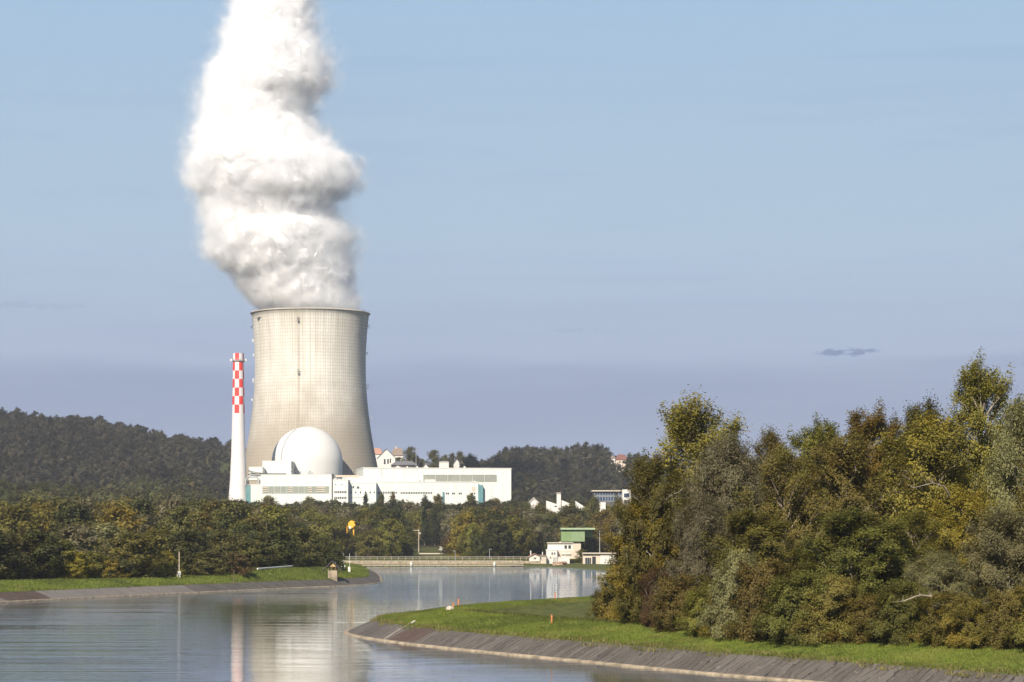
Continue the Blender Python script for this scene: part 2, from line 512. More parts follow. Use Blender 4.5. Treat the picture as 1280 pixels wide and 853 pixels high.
def height(x, y):
    x, y = np.asarray(x, float), np.asarray(y, float)
    ins = inside(x, y, POLY)
    dl, df, dr = seg_dist(x, y, L_line), seg_dist(x, y, F_line), seg_dist(x, y, R_line)
    d = np.minimum(np.minimum(dl, df), dr)
    # paved slopes (drawn by their own strips, so the ground stays just below them)
    z = np.where(d < 2.7, -0.30 + d * 0.42, 0)
    z = np.where(d >= 2.7, 0.83 + sstep(d, 2.6, 3.5) * 0.62, z)
    z = np.where(d >= 3.5, 1.45 + sstep(d, 3.0, 12.0) * 0.95, z)
    # the far bank: a quay edge, then a grassy rise
    lowb = sstep(x, 0.0, 9.0)
    zf = -0.3 + sstep(df, 0.0, 4.0) * (1.4 - .5 * lowb) + sstep(df, 6.0 + 34 * lowb, 16.0 + 50 * lowb) * (1.3 + .5 * lowb)
    isf = (df < dl) & (df < dr)
    z = np.where(isf, zf, z)
    # the meadow inside the bend lies lower than its bank
    pen = (dr < dl) & (dr < df)
    z = np.where(pen, z - sstep(d, 12.5, 18.0) * 0.75, z)
    # mound on the far bank
    mo = sstep(x, -60.5, -53.5) * (1 - sstep(x, -39.5, -35.0)) * sstep(d, 4.0, 10.5) * (1 - sstep(d, 18, 26)) * (y > 400) * (y < 520)
    z = z + mo * 1.05
    z = z + np.where(d > 3.6, fbm(x, y, 11.0, 5) * 0.10, 0)
    # valley floor rising to the plant and the hills
    z = z + sstep(y, 870, 1400) * 11.5 * np.where(x < 200, 1, 1)
    pq = 640 + F * x / np.maximum(y, 1.0)
    z = z + sstep(y, 950, 1500) * (1 - sstep(pq, 225, 285)) * np.where(y > 900, 1, 0) * (11 + 5 * np.sin(x / 47.0 + y / 90.0))
    px = 640 + F * x / 2300
    rz = np.interp(px, RX, RZ)
    vill = sstep(px, 440, 475) * (1 - sstep(px, 560, 600))
    y1 = 2300 - vill * 430
    y0 = 1520 + 60 * np.sin(x / 90.0)
    t = np.clip((y - y0) / (y1 - y0), 0, 1)
    t = 0.35 * t + 0.65 * t * t * (3 - 2 * t)
    z = z + t * (rz - np.maximum(z, 13.9)) + t * fbm(x, y, 260.0, 9) * 9.0
    plat = sstep(pq, 436, 462) * (1 - sstep(pq, 578, 606)) * sstep(y, 1600, 1950)
    z = z * (1 - plat) + plat * (64.5 + 1.2 * np.sin(x / 23.0))
    z = z - sstep(y, 2380, 3400) * np.maximum(rz - 40, 0) * 0.8
    zin = -0.3 - np.minimum(d, 5.0) * 0.35
    return np.where(ins, zin, z), d, ins, pen


def hz(x, y):
    return float(height(np.array([x]), np.array([y]))[0][0])


FXX, FYY = [700, 760, 800, 850, 900, 1000, 1100, 1200, 1280, 1400, 1700], [245, 224, 209, 197, 189.5, 178, 174, 166.5, 162, 155, 140]


def front_y(px):
    """distance of the copse's front edge, by the direction it is seen in"""
    return np.interp(px, FXX, FYY)


# ------------------------------------------------------------------ ground sheet
def axis(parts):
    out = []
    for a, b, s in parts:
        out += list(np.arange(a, b, s))
    return np.array(out)


gx = axis([(-9000, -3000, 1000), (-3000, -900, 150), (-900, -200, 25), (-200, -100, 4), (-100, 60, 1.0), (60, 200, 4), (200, 900, 25), (900, 3000, 150), (3000, 9001, 1000)])
gy = axis([(-100, 130, 4), (130, 340, 1.0), (340, 640, 2.0), (640, 900, 4), (900, 2800, 20), (2800, 5400, 150), (5400, 14001, 800)])
GX, GY = np.meshgrid(gx, gy)
hz_all, dd, ins, pen = height(GX.ravel(), GY.ravel())
V = np.stack([GX.ravel(), GY.ravel(), hz_all], 1)
nx, ny = len(gx), len(gy)
ii = (np.arange(ny - 1)[:, None] * nx + np.arange(nx - 1)[None, :]).ravel()
Q = np.stack([ii, ii + 1, ii + nx + 1, ii + nx], 1)
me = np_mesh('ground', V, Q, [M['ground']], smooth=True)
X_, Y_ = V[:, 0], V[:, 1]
rough = np.where(pen, sstep(dd, 10.5, 14.5), 0) * (Y_ < 420)  # bend meadow: tall grass, plus slope shade put into the darker colour
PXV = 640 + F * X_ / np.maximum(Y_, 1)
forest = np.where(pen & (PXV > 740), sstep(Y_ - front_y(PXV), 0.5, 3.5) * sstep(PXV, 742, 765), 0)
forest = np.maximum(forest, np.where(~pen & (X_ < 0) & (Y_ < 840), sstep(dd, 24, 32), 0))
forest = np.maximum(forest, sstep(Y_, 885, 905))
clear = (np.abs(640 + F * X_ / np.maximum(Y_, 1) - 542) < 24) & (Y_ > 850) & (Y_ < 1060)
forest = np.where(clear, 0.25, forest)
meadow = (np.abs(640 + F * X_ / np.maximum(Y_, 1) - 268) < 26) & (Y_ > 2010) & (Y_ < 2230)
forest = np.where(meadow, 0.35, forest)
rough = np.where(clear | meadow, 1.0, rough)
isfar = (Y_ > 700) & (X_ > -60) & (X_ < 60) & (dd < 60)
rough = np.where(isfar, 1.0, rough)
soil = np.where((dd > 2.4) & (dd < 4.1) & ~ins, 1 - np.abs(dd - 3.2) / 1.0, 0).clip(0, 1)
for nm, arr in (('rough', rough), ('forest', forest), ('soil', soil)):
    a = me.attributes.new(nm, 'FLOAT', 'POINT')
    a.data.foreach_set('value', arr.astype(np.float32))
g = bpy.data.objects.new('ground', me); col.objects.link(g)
props(g, kind='structure')

# river surface
wb = MB()
wb.add([(-600, -100, 0), (700, -100, 0), (700, 900, 0), (-600, 900, 0)], [(0, 1, 2, 3)])
props(wb.build('river', M['water']), kind='structure')


# paved slopes and their pale toe kerbs, lofted along the shore
def loft(name, line, offs, mat, stain=(), pale=(), flip=False):
    t = np.gradient(line, axis=0)
    t /= np.linalg.norm(t, axis=1)[:, None]
    nrm = np.stack([-t[:, 1], t[:, 0]], 1)
    test = line + nrm * 0.5
    if inside(test[:, 0], test[:, 1], POLY).mean() > 0.5: nrm = -nrm
    s = np.concatenate([[0], np.cumsum(np.linalg.norm(np.diff(line, axis=0), axis=1))])
    k = len(offs)
    vs, uvs, sta, pal = [], [], [], []
    r = random.Random(4)
    for i in range(len(line)):
        for j, (d, z) in enumerate(offs):
            p = line[i] + nrm[i] * d
            vs.append((p[0], p[1], z + (r.uniform(-.015, .015) if k > 4 else 0)))
            uvs.append((s[i] + d * 0.35, d))
            sta.append(max([1.0 if a <= s[i] + d * .3 <= b else 0.0 for a, b in stain] or [0]))
            pal.append(max([1.0 if a <= s[i] <= b else 0.0 for a, b in pale] or [0]))
    qs = []
    for i in range(len(line) - 1):
        for j in range(k - 1):
            a = i * k + j
            qs.append((a, a + 1, a + k + 1, a + k))
    me = np_mesh(name, np.array(vs), np.array(qs), [mat])
    uvl = me.uv_layers.new(name='UVMap')
    li = np.empty(len(me.loops), dtype=np.int32)
    me.loops.foreach_get('vertex_index', li)
    uvl.data.foreach_set('uv', np.array(uvs, dtype=np.float32)[li].ravel())
    for nm, arr in (('stain', sta), ('pale', pal)):
        at = me.attributes.new(nm, 'FLOAT', 'POINT')
        at.data.foreach_set('value', np.array(arr, dtype=np.float32))
    o = bpy.data.objects.new(name, me); col.objects.link(o)
    return props(o, kind='structure')


PAVE = [(0.30, 0.12), (0.8, 0.33), (1.3, 0.55), (1.8, 0.77), (2.3, 0.98), (2.8, 1.18), (3.3, 1.36)]
KERB = [(-0.16, -0.5), (-0.16, 0.10), (0.16, 0.15), (0.42, 0.14)]
Lf, Rf = catmull(LEFT, 0.5), catmull(RIGHT, 0.5)


def arclen(line):
    return np.concatenate([[0], np.cumsum(np.linalg.norm(np.diff(line, axis=0), axis=1))])


def s_at(line, x, y):
    return float(arclen(line)[np.argmin((line[:, 0] - x) ** 2 + (line[:, 1] - y) ** 2)])


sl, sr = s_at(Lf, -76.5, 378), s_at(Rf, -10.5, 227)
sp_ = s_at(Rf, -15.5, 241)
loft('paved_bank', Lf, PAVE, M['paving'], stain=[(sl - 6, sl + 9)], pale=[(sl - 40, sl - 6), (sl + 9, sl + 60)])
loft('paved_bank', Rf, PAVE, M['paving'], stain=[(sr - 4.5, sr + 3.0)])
loft('bank_kerb', Lf, KERB, M['kerb'])
loft('bank_kerb', Rf, KERB, M['kerb'])


# ------------------------------------------------------------------ grass
def grass_mesh(name, pts, size, mat, blades=3, seed=1):
    r = np.random.RandomState(seed)
    n = len(pts) * blades
    base = np.repeat(pts, blades, axis=0) + np.column_stack([r.normal(0, size * .35, n), r.normal(0, size * .35, n), np.full(n, -0.03)])
    a = r.rand(n) * 2 * PI
    L = size * (0.6 + 0.8 * r.rand(n))
    w = size * 0.16
    lean = np.column_stack([r.normal(0, .45, n), r.normal(0, .45, n), np.ones(n)])
    lean /= np.linalg.norm(lean, axis=1)[:, None]
    side = np.column_stack([np.cos(a), np.sin(a), np.zeros(n)]) * w
    tip = base + lean * L[:, None]
    mid = base + lean * (L * .55)[:, None]
    vs = np.stack([base - side * .6, base + side * .6, mid + side, tip, ], 1).reshape(-1, 3)
    qs = np.arange(n * 4).reshape(-1, 4)
    me = np_mesh(name, vs, qs, [mat])
    o = bpy.data.objects.new(name, me); col.objects.link(o)
    return props(o, kind='stuff')


r0 = np.random.RandomState(7)


def scatter(n, x0, x1, y0, y1, cond):
    x = r0.uniform(x0, x1, n); y = r0.uniform(y0, y1, n)
    z, d, i, pn = height(x, y)
    k = cond(x, y, d, i, pn)
    return np.stack([x[k], y[k], z[k]], 1)


vis = lambda x, y, m=20: np.abs(640 + F * x / y - 640) < 640 + m
pts = scatter(330000, -20, 50, 140, 330, lambda x, y, d, i, pn: ~i & pn & (d > 3.0) & (d < 15) & vis(x, y, 60) & (r0.rand(len(x)) < np.clip(1.5 - (y - 150) / 260, .4, 1)))
grass_mesh('grass', pts, 0.17, M['blade'], 3, 3)
M['blade_dry'] = leafmat('dry_grass_blade', (0.11, 0.095, 0.03), (0.22, 0.185, 0.07), 0.3, 0.0, c3=(0.10, 0.12, 0.025))
edge_n = lambda x, y: np.sin(x * .9 + y * .31) * .25 + np.sin(x * .37 - y * .53) * .3
pts = scatter(150000, -20, 50, 140, 330, lambda x, y, d, i, pn: ~i & pn & (d > 2.75 + edge_n(x, y)) & (d < 3.75) & vis(x, y, 60))
pts[:, 2] = np.maximum(pts[:, 2], 1.10)
grass_mesh('edge_grass', pts, 0.30, M['blade_dry'], 3, 11)
pts = scatter(200000, -20, 45, 180, 400, lambda x, y, d, i, pn: ~i & pn & (d > 12) & vis(x, y, 30) & (y < front_y(640 + F * x / y) + 3))
grass_mesh('rough_grass', pts, 0.30, M['blade_dark'], 3, 5)
pts = scatter(230000, -110, -25, 340, 760, lambda x, y, d, i, pn: ~i & ~pn & (d > 3.2) & (d < 26) & vis(x, y, 30))
grass_mesh('bank_grass', pts, 0.36, M['blade'], 3, 8)

# ------------------------------------------------------------------ trees


def bez(a, b, c, n):
    t = np.linspace(0, 1, n)[:, None]
    return (1 - t) ** 2 * a + 2 * t * (1 - t) * b + t ** 2 * c


def grow(seed, H, R, cb, nl, nb, nt, nleaf, leaf, prof, rise=0.7, droop=0.0, sig=0.32, stems=1, tubes=True, wide=0.55, outw=0.9):
    """trunk with limbs and branches, and leaf quads clustered on the twigs"""
    r = np.random.RandomState(seed)
    wood = MB()
    th = H * 0.86
    trunks = []
    for s in range(stems):
        lean = r.normal(0, 0.03 if stems == 1 else 0.28, 2) * th
        k = 7
        zz = np.linspace(0, th * (1 if s == 0 else r.uniform(.6, .95)), k)
        pts = np.column_stack([lean[0] * (zz / th) ** 1.3 + r.normal(0, .012 * H, k) * (zz > 0), lean[1] * (zz / th) ** 1.3 + r.normal(0, .012 * H, k) * (zz > 0), zz])
        pts[0, 2] = -0.4
        rr = H * 0.020 / math.sqrt(stems)
        wood.tube(pts.tolist(), [rr * (1.25 if i == 0 else 1 - .88 * i / (k - 1)) for i in range(k)], 7)
        trunks.append(pts)
    centers, tdirs = [], []
    for i in range(nl):
        tp = trunks[i % stems]
        tt = min(1.0, max(0.0, (i + r.rand()) / nl))
        az = i * 2.39996 + r.uniform(-.5, .5)
        zt = H * (cb + (1 - cb) * tt)
        rt = R * prof(tt) * r.uniform(0.50, 1.12)
        tip = np.array([math.cos(az) * rt, math.sin(az) * rt, zt])
        top = np.array([np.interp(zt, tp[:, 2], tp[:, 0]), np.interp(zt, tp[:, 2], tp[:, 1]), 0])
        tip += top * 0.6
        zs = max(H * 0.04 if stems > 1 else H * cb * 0.55, min(zt - rise * rt, tp[-1, 2] * .97))
        st = np.array([np.interp(zs, tp[:, 2], tp[:, 0]), np.interp(zs, tp[:, 2], tp[:, 1]), zs])
        mid = st * .45 + tip * .55 + np.array([0, 0, rt * .16]) + r.normal(0, .05 * R, 3)
        if droop: mid[2] += droop * rt * .5
        cur = bez(st, mid, tip, 7)
        lr = H * .0095 * (1.05 - .5 * tt)
        wood.tube(cur.tolist(), [lr * (1 - .8 * q / 6) for q in range(7)], 5)
        for j in range(nb):
            s = r.uniform(0.30, 1.0) if j else 1.0
            p = cur[min(6, int(s * 6))] * 1.0
            out = p.copy(); out[2] -= H * (cb + .45 * (1 - cb))
            out /= (np.linalg.norm(out) + 1e-6)
            dr = r.normal(0, 1, 3); dr /= np.linalg.norm(dr)
            dr = dr * .8 + out * .75 + np.array([0, 0, .25 - droop * .9])
            dr /= np.linalg.norm(dr)
            bl = R * wide * .62 * r.uniform(.55, 1.1) * (1.1 - .35 * s)
            q2 = p + dr * bl
            m2 = p + dr * bl * .5 + np.array([0, 0, .12 * bl])
            bc = bez(p, m2, q2, 5)
            if tubes: wood.tube(bc.tolist(), [lr * .34 * (1 - .8 * q / 4) for q in range(5)], 4, cap=False)
            for k in range(nt):
                s2 = r.uniform(.25, 1.05)
                p2 = bc[min(4, int(s2 * 4))]
                d2 = r.normal(0, 1, 3); d2 /= np.linalg.norm(d2)
                d2 = d2 * .75 + dr * .6 + np.array([0, 0, (.40 if not tubes else .55) - droop * 1.8])
                d2 /= np.linalg.norm(d2)
                tl = R * .16 * r.uniform(.6, 1.2)
                centers.append(np.concatenate([p2, p2 + d2 * tl]))
    C = np.array(centers)
    n = len(C) * nleaf
    idx = np.repeat(np.arange(len(C)), nleaf)
    s = r.rand(n)[:, None]
    pos = C[idx, :3] * (1 - s) + C[idx, 3:] * s + r.normal(0, sig * R * .13, (n, 3))
    if droop: pos[:, 2] -= np.abs(r.normal(0, droop * R * .08, n))
    pos[:, 2] = np.maximum(pos[:, 2], 0.05)
    cen = np.array([0, 0, H * (cb + .4 * (1 - cb))])
    out = pos - cen
    out /= np.linalg.norm(out, axis=1)[:, None] + 1e-6
    nr = r.normal(0, 1, (n, 3)); nr /= np.linalg.norm(nr, axis=1)[:, None]
    nr = nr * .75 + out * outw + np.array([0, 0, .35 if tubes else .0])
    nr /= np.linalg.norm(nr, axis=1)[:, None]
    tg = r.normal(0, 1, (n, 3))
    if droop: tg[:, 2] -= droop * 2
    tg -= nr * (tg * nr).sum(1)[:, None]
    tg /= np.linalg.norm(tg, axis=1)[:, None] + 1e-6
    bi = np.cross(nr, tg)
    L = (leaf * r.uniform(.65, 1.35, n))[:, None]
    W = L * (.30 if not droop else .18)
    L = L * (.5 if not droop else .62)
    vs = np.stack([pos - tg * L, pos + bi * W + nr * L * .15, pos + tg * L, pos - bi * W + nr * L * .15], 1).reshape(-1, 3)
    return wood, vs.astype(np.float32)


def p_round(t): return math.sqrt(max(0.06, 1 - (2 * t - .80) ** 2 / 1.45)) if t < 1 else .25
def p_upright(t): return 0.66 + .34 * math.sin(PI * min(1, t * 1.05) ** .9) if t < .8 else .70 - .45 * (t - .8) / .2
def p_bush(t): return 1.0 - .62 * t ** 1.6
def p_cone(t): return max(.05, 1.02 - t)


class Kind:
    """a tree mesh pair (trunk and crown) that many trees share"""
    def __init__(self, name, H, R, bark='bark', leafmat='green', **kw):
        wood, lv = grow(H=H, R=R, **kw)
        self.name, self.H, self.R = name, H, R
        self.trunk = bpy.data.meshes.new('trunk')
        self.trunk.from_pydata(wood.v, [], wood.f)
        self.trunk.materials.append(M[bark])
        self.trunk.polygons.foreach_set('use_smooth', [True] * len(self.trunk.polygons))
        self.crown = np_mesh('crown', lv, np.arange(len(lv)).reshape(-1, 4), [M[leafmat]])
        z = lv[:, 2]
        self.top = float(np.percentile(z, 99.7))
        rr = np.sqrt(lv[:, 0] ** 2 + lv[:, 1] ** 2)
        self.rad = float(np.percentile(rr, 97))


def plant(kind, name, label, cat, x, y, h, rad, mat, group=None, rot=0.0, bark=None, sink=0.1, z=None, lean=0.0):
    zz = hz(x, y) - sink if z is None else z
    root = thing(name, label, cat, (x, y, zz), group)
    root.rotation_euler = (lean * math.sin(rot), lean, rot)
    sc = (rad / kind.rad, rad / kind.rad, h / kind.top)
    for nm, me, m in (('trunk', kind.trunk, bark), ('crown', kind.crown, mat)):
        o = bpy.data.objects.new(nm, me)
        col.objects.link(o)
        o.parent = root
        o.scale = sc
        if m:
            o.material_slots[0].link = 'OBJECT'
            o.material_slots[0].material = M[m]
    return root


# big near kinds
K_POP = Kind('poplar', 20, 5.6, 'pale_bark', 'olive', seed=11, cb=.16, nl=54, nb=11, nt=7, nleaf=23, leaf=.22, prof=p_upright, rise=.9, sig=.30, wide=.50)
K_BRO = Kind('broad', 15, 6.0, 'bark', 'olive', seed=12, cb=.12, nl=46, nb=11, nt=7, nleaf=24, leaf=.21, prof=p_round, rise=.7, sig=.30, wide=.50)
K_BRO2 = Kind('broad2', 15, 6.0, 'pale_bark', 'brown', seed=23, cb=.08, nl=50, nb=11, nt=8, nleaf=18, leaf=.19, prof=p_round, rise=.95, sig=.28, wide=.52)
K_WIL = Kind('willow', 13, 6.0, 'pale_bark', 'silver', seed=14, cb=.08, nl=44, nb=11, nt=8, nleaf=24, leaf=.24, prof=p_round, rise=.8, droop=.22, sig=.32, wide=.52)
K_BUSH = Kind('bush', 6, 4.0, 'bark', 'olive', seed=15, cb=.04, nl=38, nb=10, nt=6, nleaf=22, leaf=.19, prof=p_bush, rise=.8, stems=4, sig=.36, wide=.55)
# far kinds
FK = [Kind('far_round', 12, 5.0, 'bark', 'green', seed=31, cb=.10, nl=36, nb=7, nt=4, nleaf=7, leaf=.62, prof=p_round, rise=.6, tubes=False, sig=.7, outw=1.1, wide=.5),
      Kind('far_broad', 12, 5.4, 'bark', 'green', seed=32, cb=.06, nl=36, nb=7, nt=4, nleaf=7, leaf=.62, prof=p_round, rise=.55, tubes=False, sig=.7, outw=1.1, wide=.5),
      Kind('far_upright', 13, 3.8, 'bark', 'green', seed=33, cb=.10, nl=36, nb=7, nt=4, nleaf=7, leaf=.55, prof=p_upright, rise=.8, tubes=False, sig=.7, outw=1.1, wide=.5),
      Kind('far_bush', 6, 4.0, 'bark', 'green', seed=35, cb=.03, nl=18, nb=6, nt=4, nleaf=8, leaf=.50, prof=p_bush, rise=.5, tubes=False, stems=3, sig=.5, outw=1.0),
      Kind('far_conifer', 14, 3.0, 'bark', 'conifer', seed=36, cb=.08, nl=34, nb=5, nt=3, nleaf=7, leaf=.55, prof=p_cone, rise=.1, tubes=False, sig=.75, outw=1.3)]
HKIND = [Kind('hill_round', 14, 5.6, 'bark', 'hill_leaf', seed=41, cb=.05, nl=18, nb=6, nt=3, nleaf=8, leaf=1.0, prof=p_round, rise=.6, tubes=False, sig=.6, outw=1.6),
         Kind('hill_broad', 13, 6.2, 'bark', 'hill_leaf', seed=42, cb=.05, nl=18, nb=6, nt=3, nleaf=8, leaf=1.0, prof=p_round, rise=.6, tubes=False, sig=.6, outw=1.6)]

# --- the copse on the inside of the bend: x, top row, base distance, half width (photo px), kind, leaf, bark, label
R_ = random.Random(5)
GC = 'trees of the copse inside the river bend'
near = [
    (868, 502, 226, 66, K_BRO, 'olive', 'pale_bark', 'tall olive cottonwood with a flat open top, highest at the water end of the copse'),
    (816, 572, 207, 42, K_BRO, 'green', 'pale_bark', 'rounded green tree at the water end of the copse, below the flat topped cottonwood'),
    (905, 548, 216, 58, K_WIL, 'grey', 'bark', 'grey leaved willow with a soft dome in front of the tall cottonwood'),
    (962, 541, 226, 48, K_BRO2, 'brown', 'bark', 'brownish tree behind the grey willow and the pointed dark tree'),
    (812, 622, 199, 50, K_BRO, 'golden', 'bark', 'golden yellow small tree low at the water end of the copse'),
    (878, 622, 203, 44, K_WIL, 'grey', 'bark', 'small ash grey willow beside the golden tree'),
    (1012, 530, 220, 54, K_POP, 'green', 'bark', 'narrow dark green tree with a spiky top in the middle of the copse'),
    (980, 562, 202, 60, K_BRO2, 'brown', 'bark', 'olive brown tree in the middle of the copse below the spiky dark top'),
    (1055, 545, 204, 66, K_BRO, 'brown', 'pale_bark', 'wide bronze tree with bare pale twigs in the middle of the copse'),
    (1098, 515, 230, 56, K_POP, 'golden', 'bark', 'tawny golden tree rising behind the broad green poplar'),
    (1150, 506, 236, 50, K_BRO, 'darkgreen', 'bark', 'distant dark green crown peeping over the broad green poplar'),
    (1165, 522, 206, 72, K_BRO, 'olive', 'pale_bark', 'broad yellowish green poplar with long bare pale limbs under its crown'),
    (1238, 456, 214, 60, K_POP, 'olive', 'pale_bark', 'tallest poplar of the copse, high yellow green crown against the sky'),
    (1288, 505, 194, 62, K_WIL, 'silver', 'pale_bark', 'silvery green willow cut by the edge of the photo beside the tallest poplar'),
    (940, 640, 194, 62, K_BRO, 'green', 'bark', 'dense green tree with shaded hollows below the grey willow'),
    (1068, 640, 187, 74, K_BRO, 'darkgreen', 'bark', 'layered dark green tree low in the middle of the copse'),
    (1140, 640, 190, 60, K_BRO2, 'green', 'bark', 'shaded green tree beneath the long limbs of the broad poplar'),
    (1205, 612, 190, 46, K_BRO, 'yellow', 'bark', 'yellow green young tree in front of the tallest poplar'),
    (1262, 640, 180, 66, K_WIL, 'silver', 'pale_bark', 'low silvery willow spreading over the grass at the edge of the photo'),
    (1172, 692, 176, 50, K_WIL, 'silver', 'pale_bark', 'leaning silver willow with a pale slanted bough above the grass'),
    (1345, 560, 190, 70, K_BRO, 'olive', 'bark', 'olive tree at the very end of the copse past the silvery willow'),
    (1400, 520, 200, 70, K_POP, 'green', 'bark', 'green poplar at the very end of the copse past the silvery willow'),
]
for i, (x, yt, Y, hw, k, mat, bark, label) in enumerate(near):
    Y = max(Y, float(front_y(x)) + 1.0 * hw / F * Y)
    X, _, zt = P(x, yt, Y)
    zb = hz(X, Y) - .1
    plant(k, {'poplar': 'poplar_tree', 'willow': 'willow_tree'}.get(k.name, 'broadleaf_tree'), label, 'tree', X, Y, zt - zb, hw / F * Y * 1.12, mat, GC, R_.uniform(0, 6.28), bark)
bushes = [
    (775, 706, 194, 30, 'olive', 'large leaved olive bush at the water end of the copse'),
    (808, 690, 190, 40, 'green', 'yellow green bush in front of the golden tree, touching the grass'),
    (822, 712, 186, 20, 'rust', 'dark red brown bush between green bushes at the water end'),
    (850, 720, 184, 38, 'brown', 'dull brown bush at the grass edge beside the red brown bush'),
    (885, 735, 182, 34, 'green', 'low green bush at the grass edge beside the dull brown bush'),
    (922, 692, 184, 36, 'silver', 'pale green bush with light undersides at the grass edge'),
    (905, 742, 179, 26, 'olive', 'small olive bush below the pale green bush'),
    (960, 700, 182, 44, 'brown', 'russet brown bush in the middle of the copse edge'),
    (1000, 716, 178, 48, 'darkgreen', 'dark green bush below the layered dark tree'),
    (1045, 722, 176, 44, 'brown', 'twiggy brown bush leaning over the grass in the middle'),
    (1085, 744, 173, 40, 'olive', 'low olive brown bush near the lone orange peg'),
    (1130, 728, 176, 40, 'darkgreen', 'shadowed green bush behind the leaning silver willow'),
    (1190, 742, 169, 40, 'olive', 'olive bush under the pale slanted bough'),
    (1228, 752, 167, 34, 'olive', 'grey olive bush under the spreading silver willow'),
    (1268, 735, 166, 38, 'brown', 'reddish brown bush at the edge of the photo by the grass'),
    (1320, 720, 164, 50, 'green', 'green bush at the very end of the copse by the grass'),
    (760, 735, 200, 18, 'darkgreen', 'outermost small dark bush at the water end of the copse'),
]
for i, (x, yt, Y, hw, mat, label) in enumerate(bushes):
    Y = float(front_y(x)) + .9 * hw / F * Y
    X, _, zt = P(x, yt, Y)
    zb = hz(X, Y) - .1
    plant(K_BUSH, 'bush', label, 'bush', X, Y, max(1.2, zt - zb), hw / F * Y * 1.15, mat, 'bushes along the edge of the copse', R_.uniform(0, 6.28))

# pale bare boughs that show in front of the leaves
for pts, rr, label in (
        ([(1232, 782, 171), (1222, 768, 171), (1195, 754, 170.5), (1168, 746, 170), (1150, 744, 170), (1128, 752, 169.6)], .13, 'pale slanted bare bough reaching out over the grass'),
        ([(1198, 640, 197), (1180, 608, 196), (1166, 604, 195), (1142, 610, 194.5)], .10, 'bare pale limb under the broad poplar crown')):
    t = thing('bare_bough', label, 'bough', P(*pts[0]))
    mb = MB(); w = [P(*q) for q in pts]
    mb.tube(w, [rr * (1 - .75 * i / (len(w) - 1)) for i in range(len(w))], 6)
    mb.build('limb', M['bark'], t, True)
    for i in range(2, len(w)):
        a = Vector(w[i])
        for k in range(3):
            tw = MB(); tw.tube([a, a + Vector((R_.uniform(-.7, .1), R_.uniform(-.3, .3), R_.uniform(-.2, .7)))], [rr * .3, rr * .08], 4)
            tw.build('twig', M['bark'], t)

# --- the row along the far bank
GL = 'trees lining the far paved bank'
rowt = [
    (-18, 660, 418, 40, 1, 'deep_green', 'dark bushy tree at the very end of the row on the far bank'),
    (18, 668, 425, 30, 1, 'soft_olive', 'olive tree next to the end of the row on the far bank'),
    (48, 664, 428, 32, 0, 'deep_green', 'wide dark green tree with yellow tipped crown in the bank row'),
    (80, 676, 432, 22, 2, 'green', 'narrow dark green tree beside the wide yellow tipped one'),
    (100, 658, 475, 34, 0, 'grey', 'taller greyish tree behind the bank row'),
    (96, 690, 430, 14, 2, 'yellow', 'thin bright yellow sapling in the bank row'),
    (116, 690, 438, 24, 1, 'green', 'low green tree beside the bright yellow sapling'),
    (133, 655, 520, 30, 1, 'silver', 'pale grey green willow behind the bank row'),
    (138, 700, 437, 16, 3, 'yellow', 'small yellowish bush at the foot of the large green tree'),
    (165, 667, 445, 38, 0, 'green', 'large bright green round tree, lightest of the bank row'),
    (150, 698, 440, 22, 3, 'deep_green', 'dark green bush at the foot of the large bright tree'),
    (204, 690, 452, 18, 3, 'golden', 'yellowish bush just before the white based pole'),
    (195, 662, 500, 28, 1, 'green', 'soft green crown behind the large bright green tree'),
    (232, 664, 470, 26, 1, 'deep_green', 'dark green tree just behind the white based pole'),
    (262, 690, 466, 24, 1, 'soft_olive', 'low olive tree after the white based pole'),
    (282, 664, 520, 24, 0, 'soft_olive', 'round yellow green tree between the pole and the mound'),
    (297, 692, 470, 20, 3, 'rust', 'reddish brown bush at the start of the grassy mound'),
    (318, 676, 500, 26, 0, 'soft_olive', 'light olive tree behind the start of the mound railing'),
    (345, 664, 506, 30, 1, 'deep_green', 'green tree behind the mound railing'),
    (376, 660, 520, 28, 0, 'soft_olive', 'yellow green tree behind the end of the mound railing'),
    (400, 672, 540, 20, 1, 'deep_green', 'dark tree behind the little roofed shelter'),
    (418, 684, 560, 14, 3, 'deep_green', 'dark bush beside the little roofed shelter'),
]
for x, yt, Y, hw, k, mat, label in rowt:
    X, _, zt = P(x, yt, Y)
    zb = hz(X, Y) - .1
    plant(FK[k], 'bush' if k == 3 else 'broadleaf_tree', label, 'bush' if k == 3 else 'tree', X, Y, zt - zb, hw / F * Y * 1.25, mat, GL, R_.uniform(0, 6.28))

# --- the wood between the river and the plant
cand = []
rw = random.Random(21)


def keepout(px, Y, X):
    if 503 < px < 578 and 850 < Y < 1075: return True
    if 650 < px < 800 and 820 < Y < 935: return True
    if 676 < px < 745 and 1085 < Y < 1260: return True
    if 735 < px < 800 and 1240 < Y < 1340: return True
    if 284 < px < 660 and Y > 1385: return True
    if 428 < px < 450 and 850 < Y < 950: return True
    return False


grid = {}


def free(X, Y, d):
    a, b = int(X // 6), int(Y // 6)
    k = int(d // 6) + 1
    for i in range(a - k, a + k + 1):
        for j in range(b - k, b + k + 1):
            for q in grid.get((i, j), ()):
                if (q[0] - X) ** 2 + (q[1] - Y) ** 2 < d * d: return False
    return True


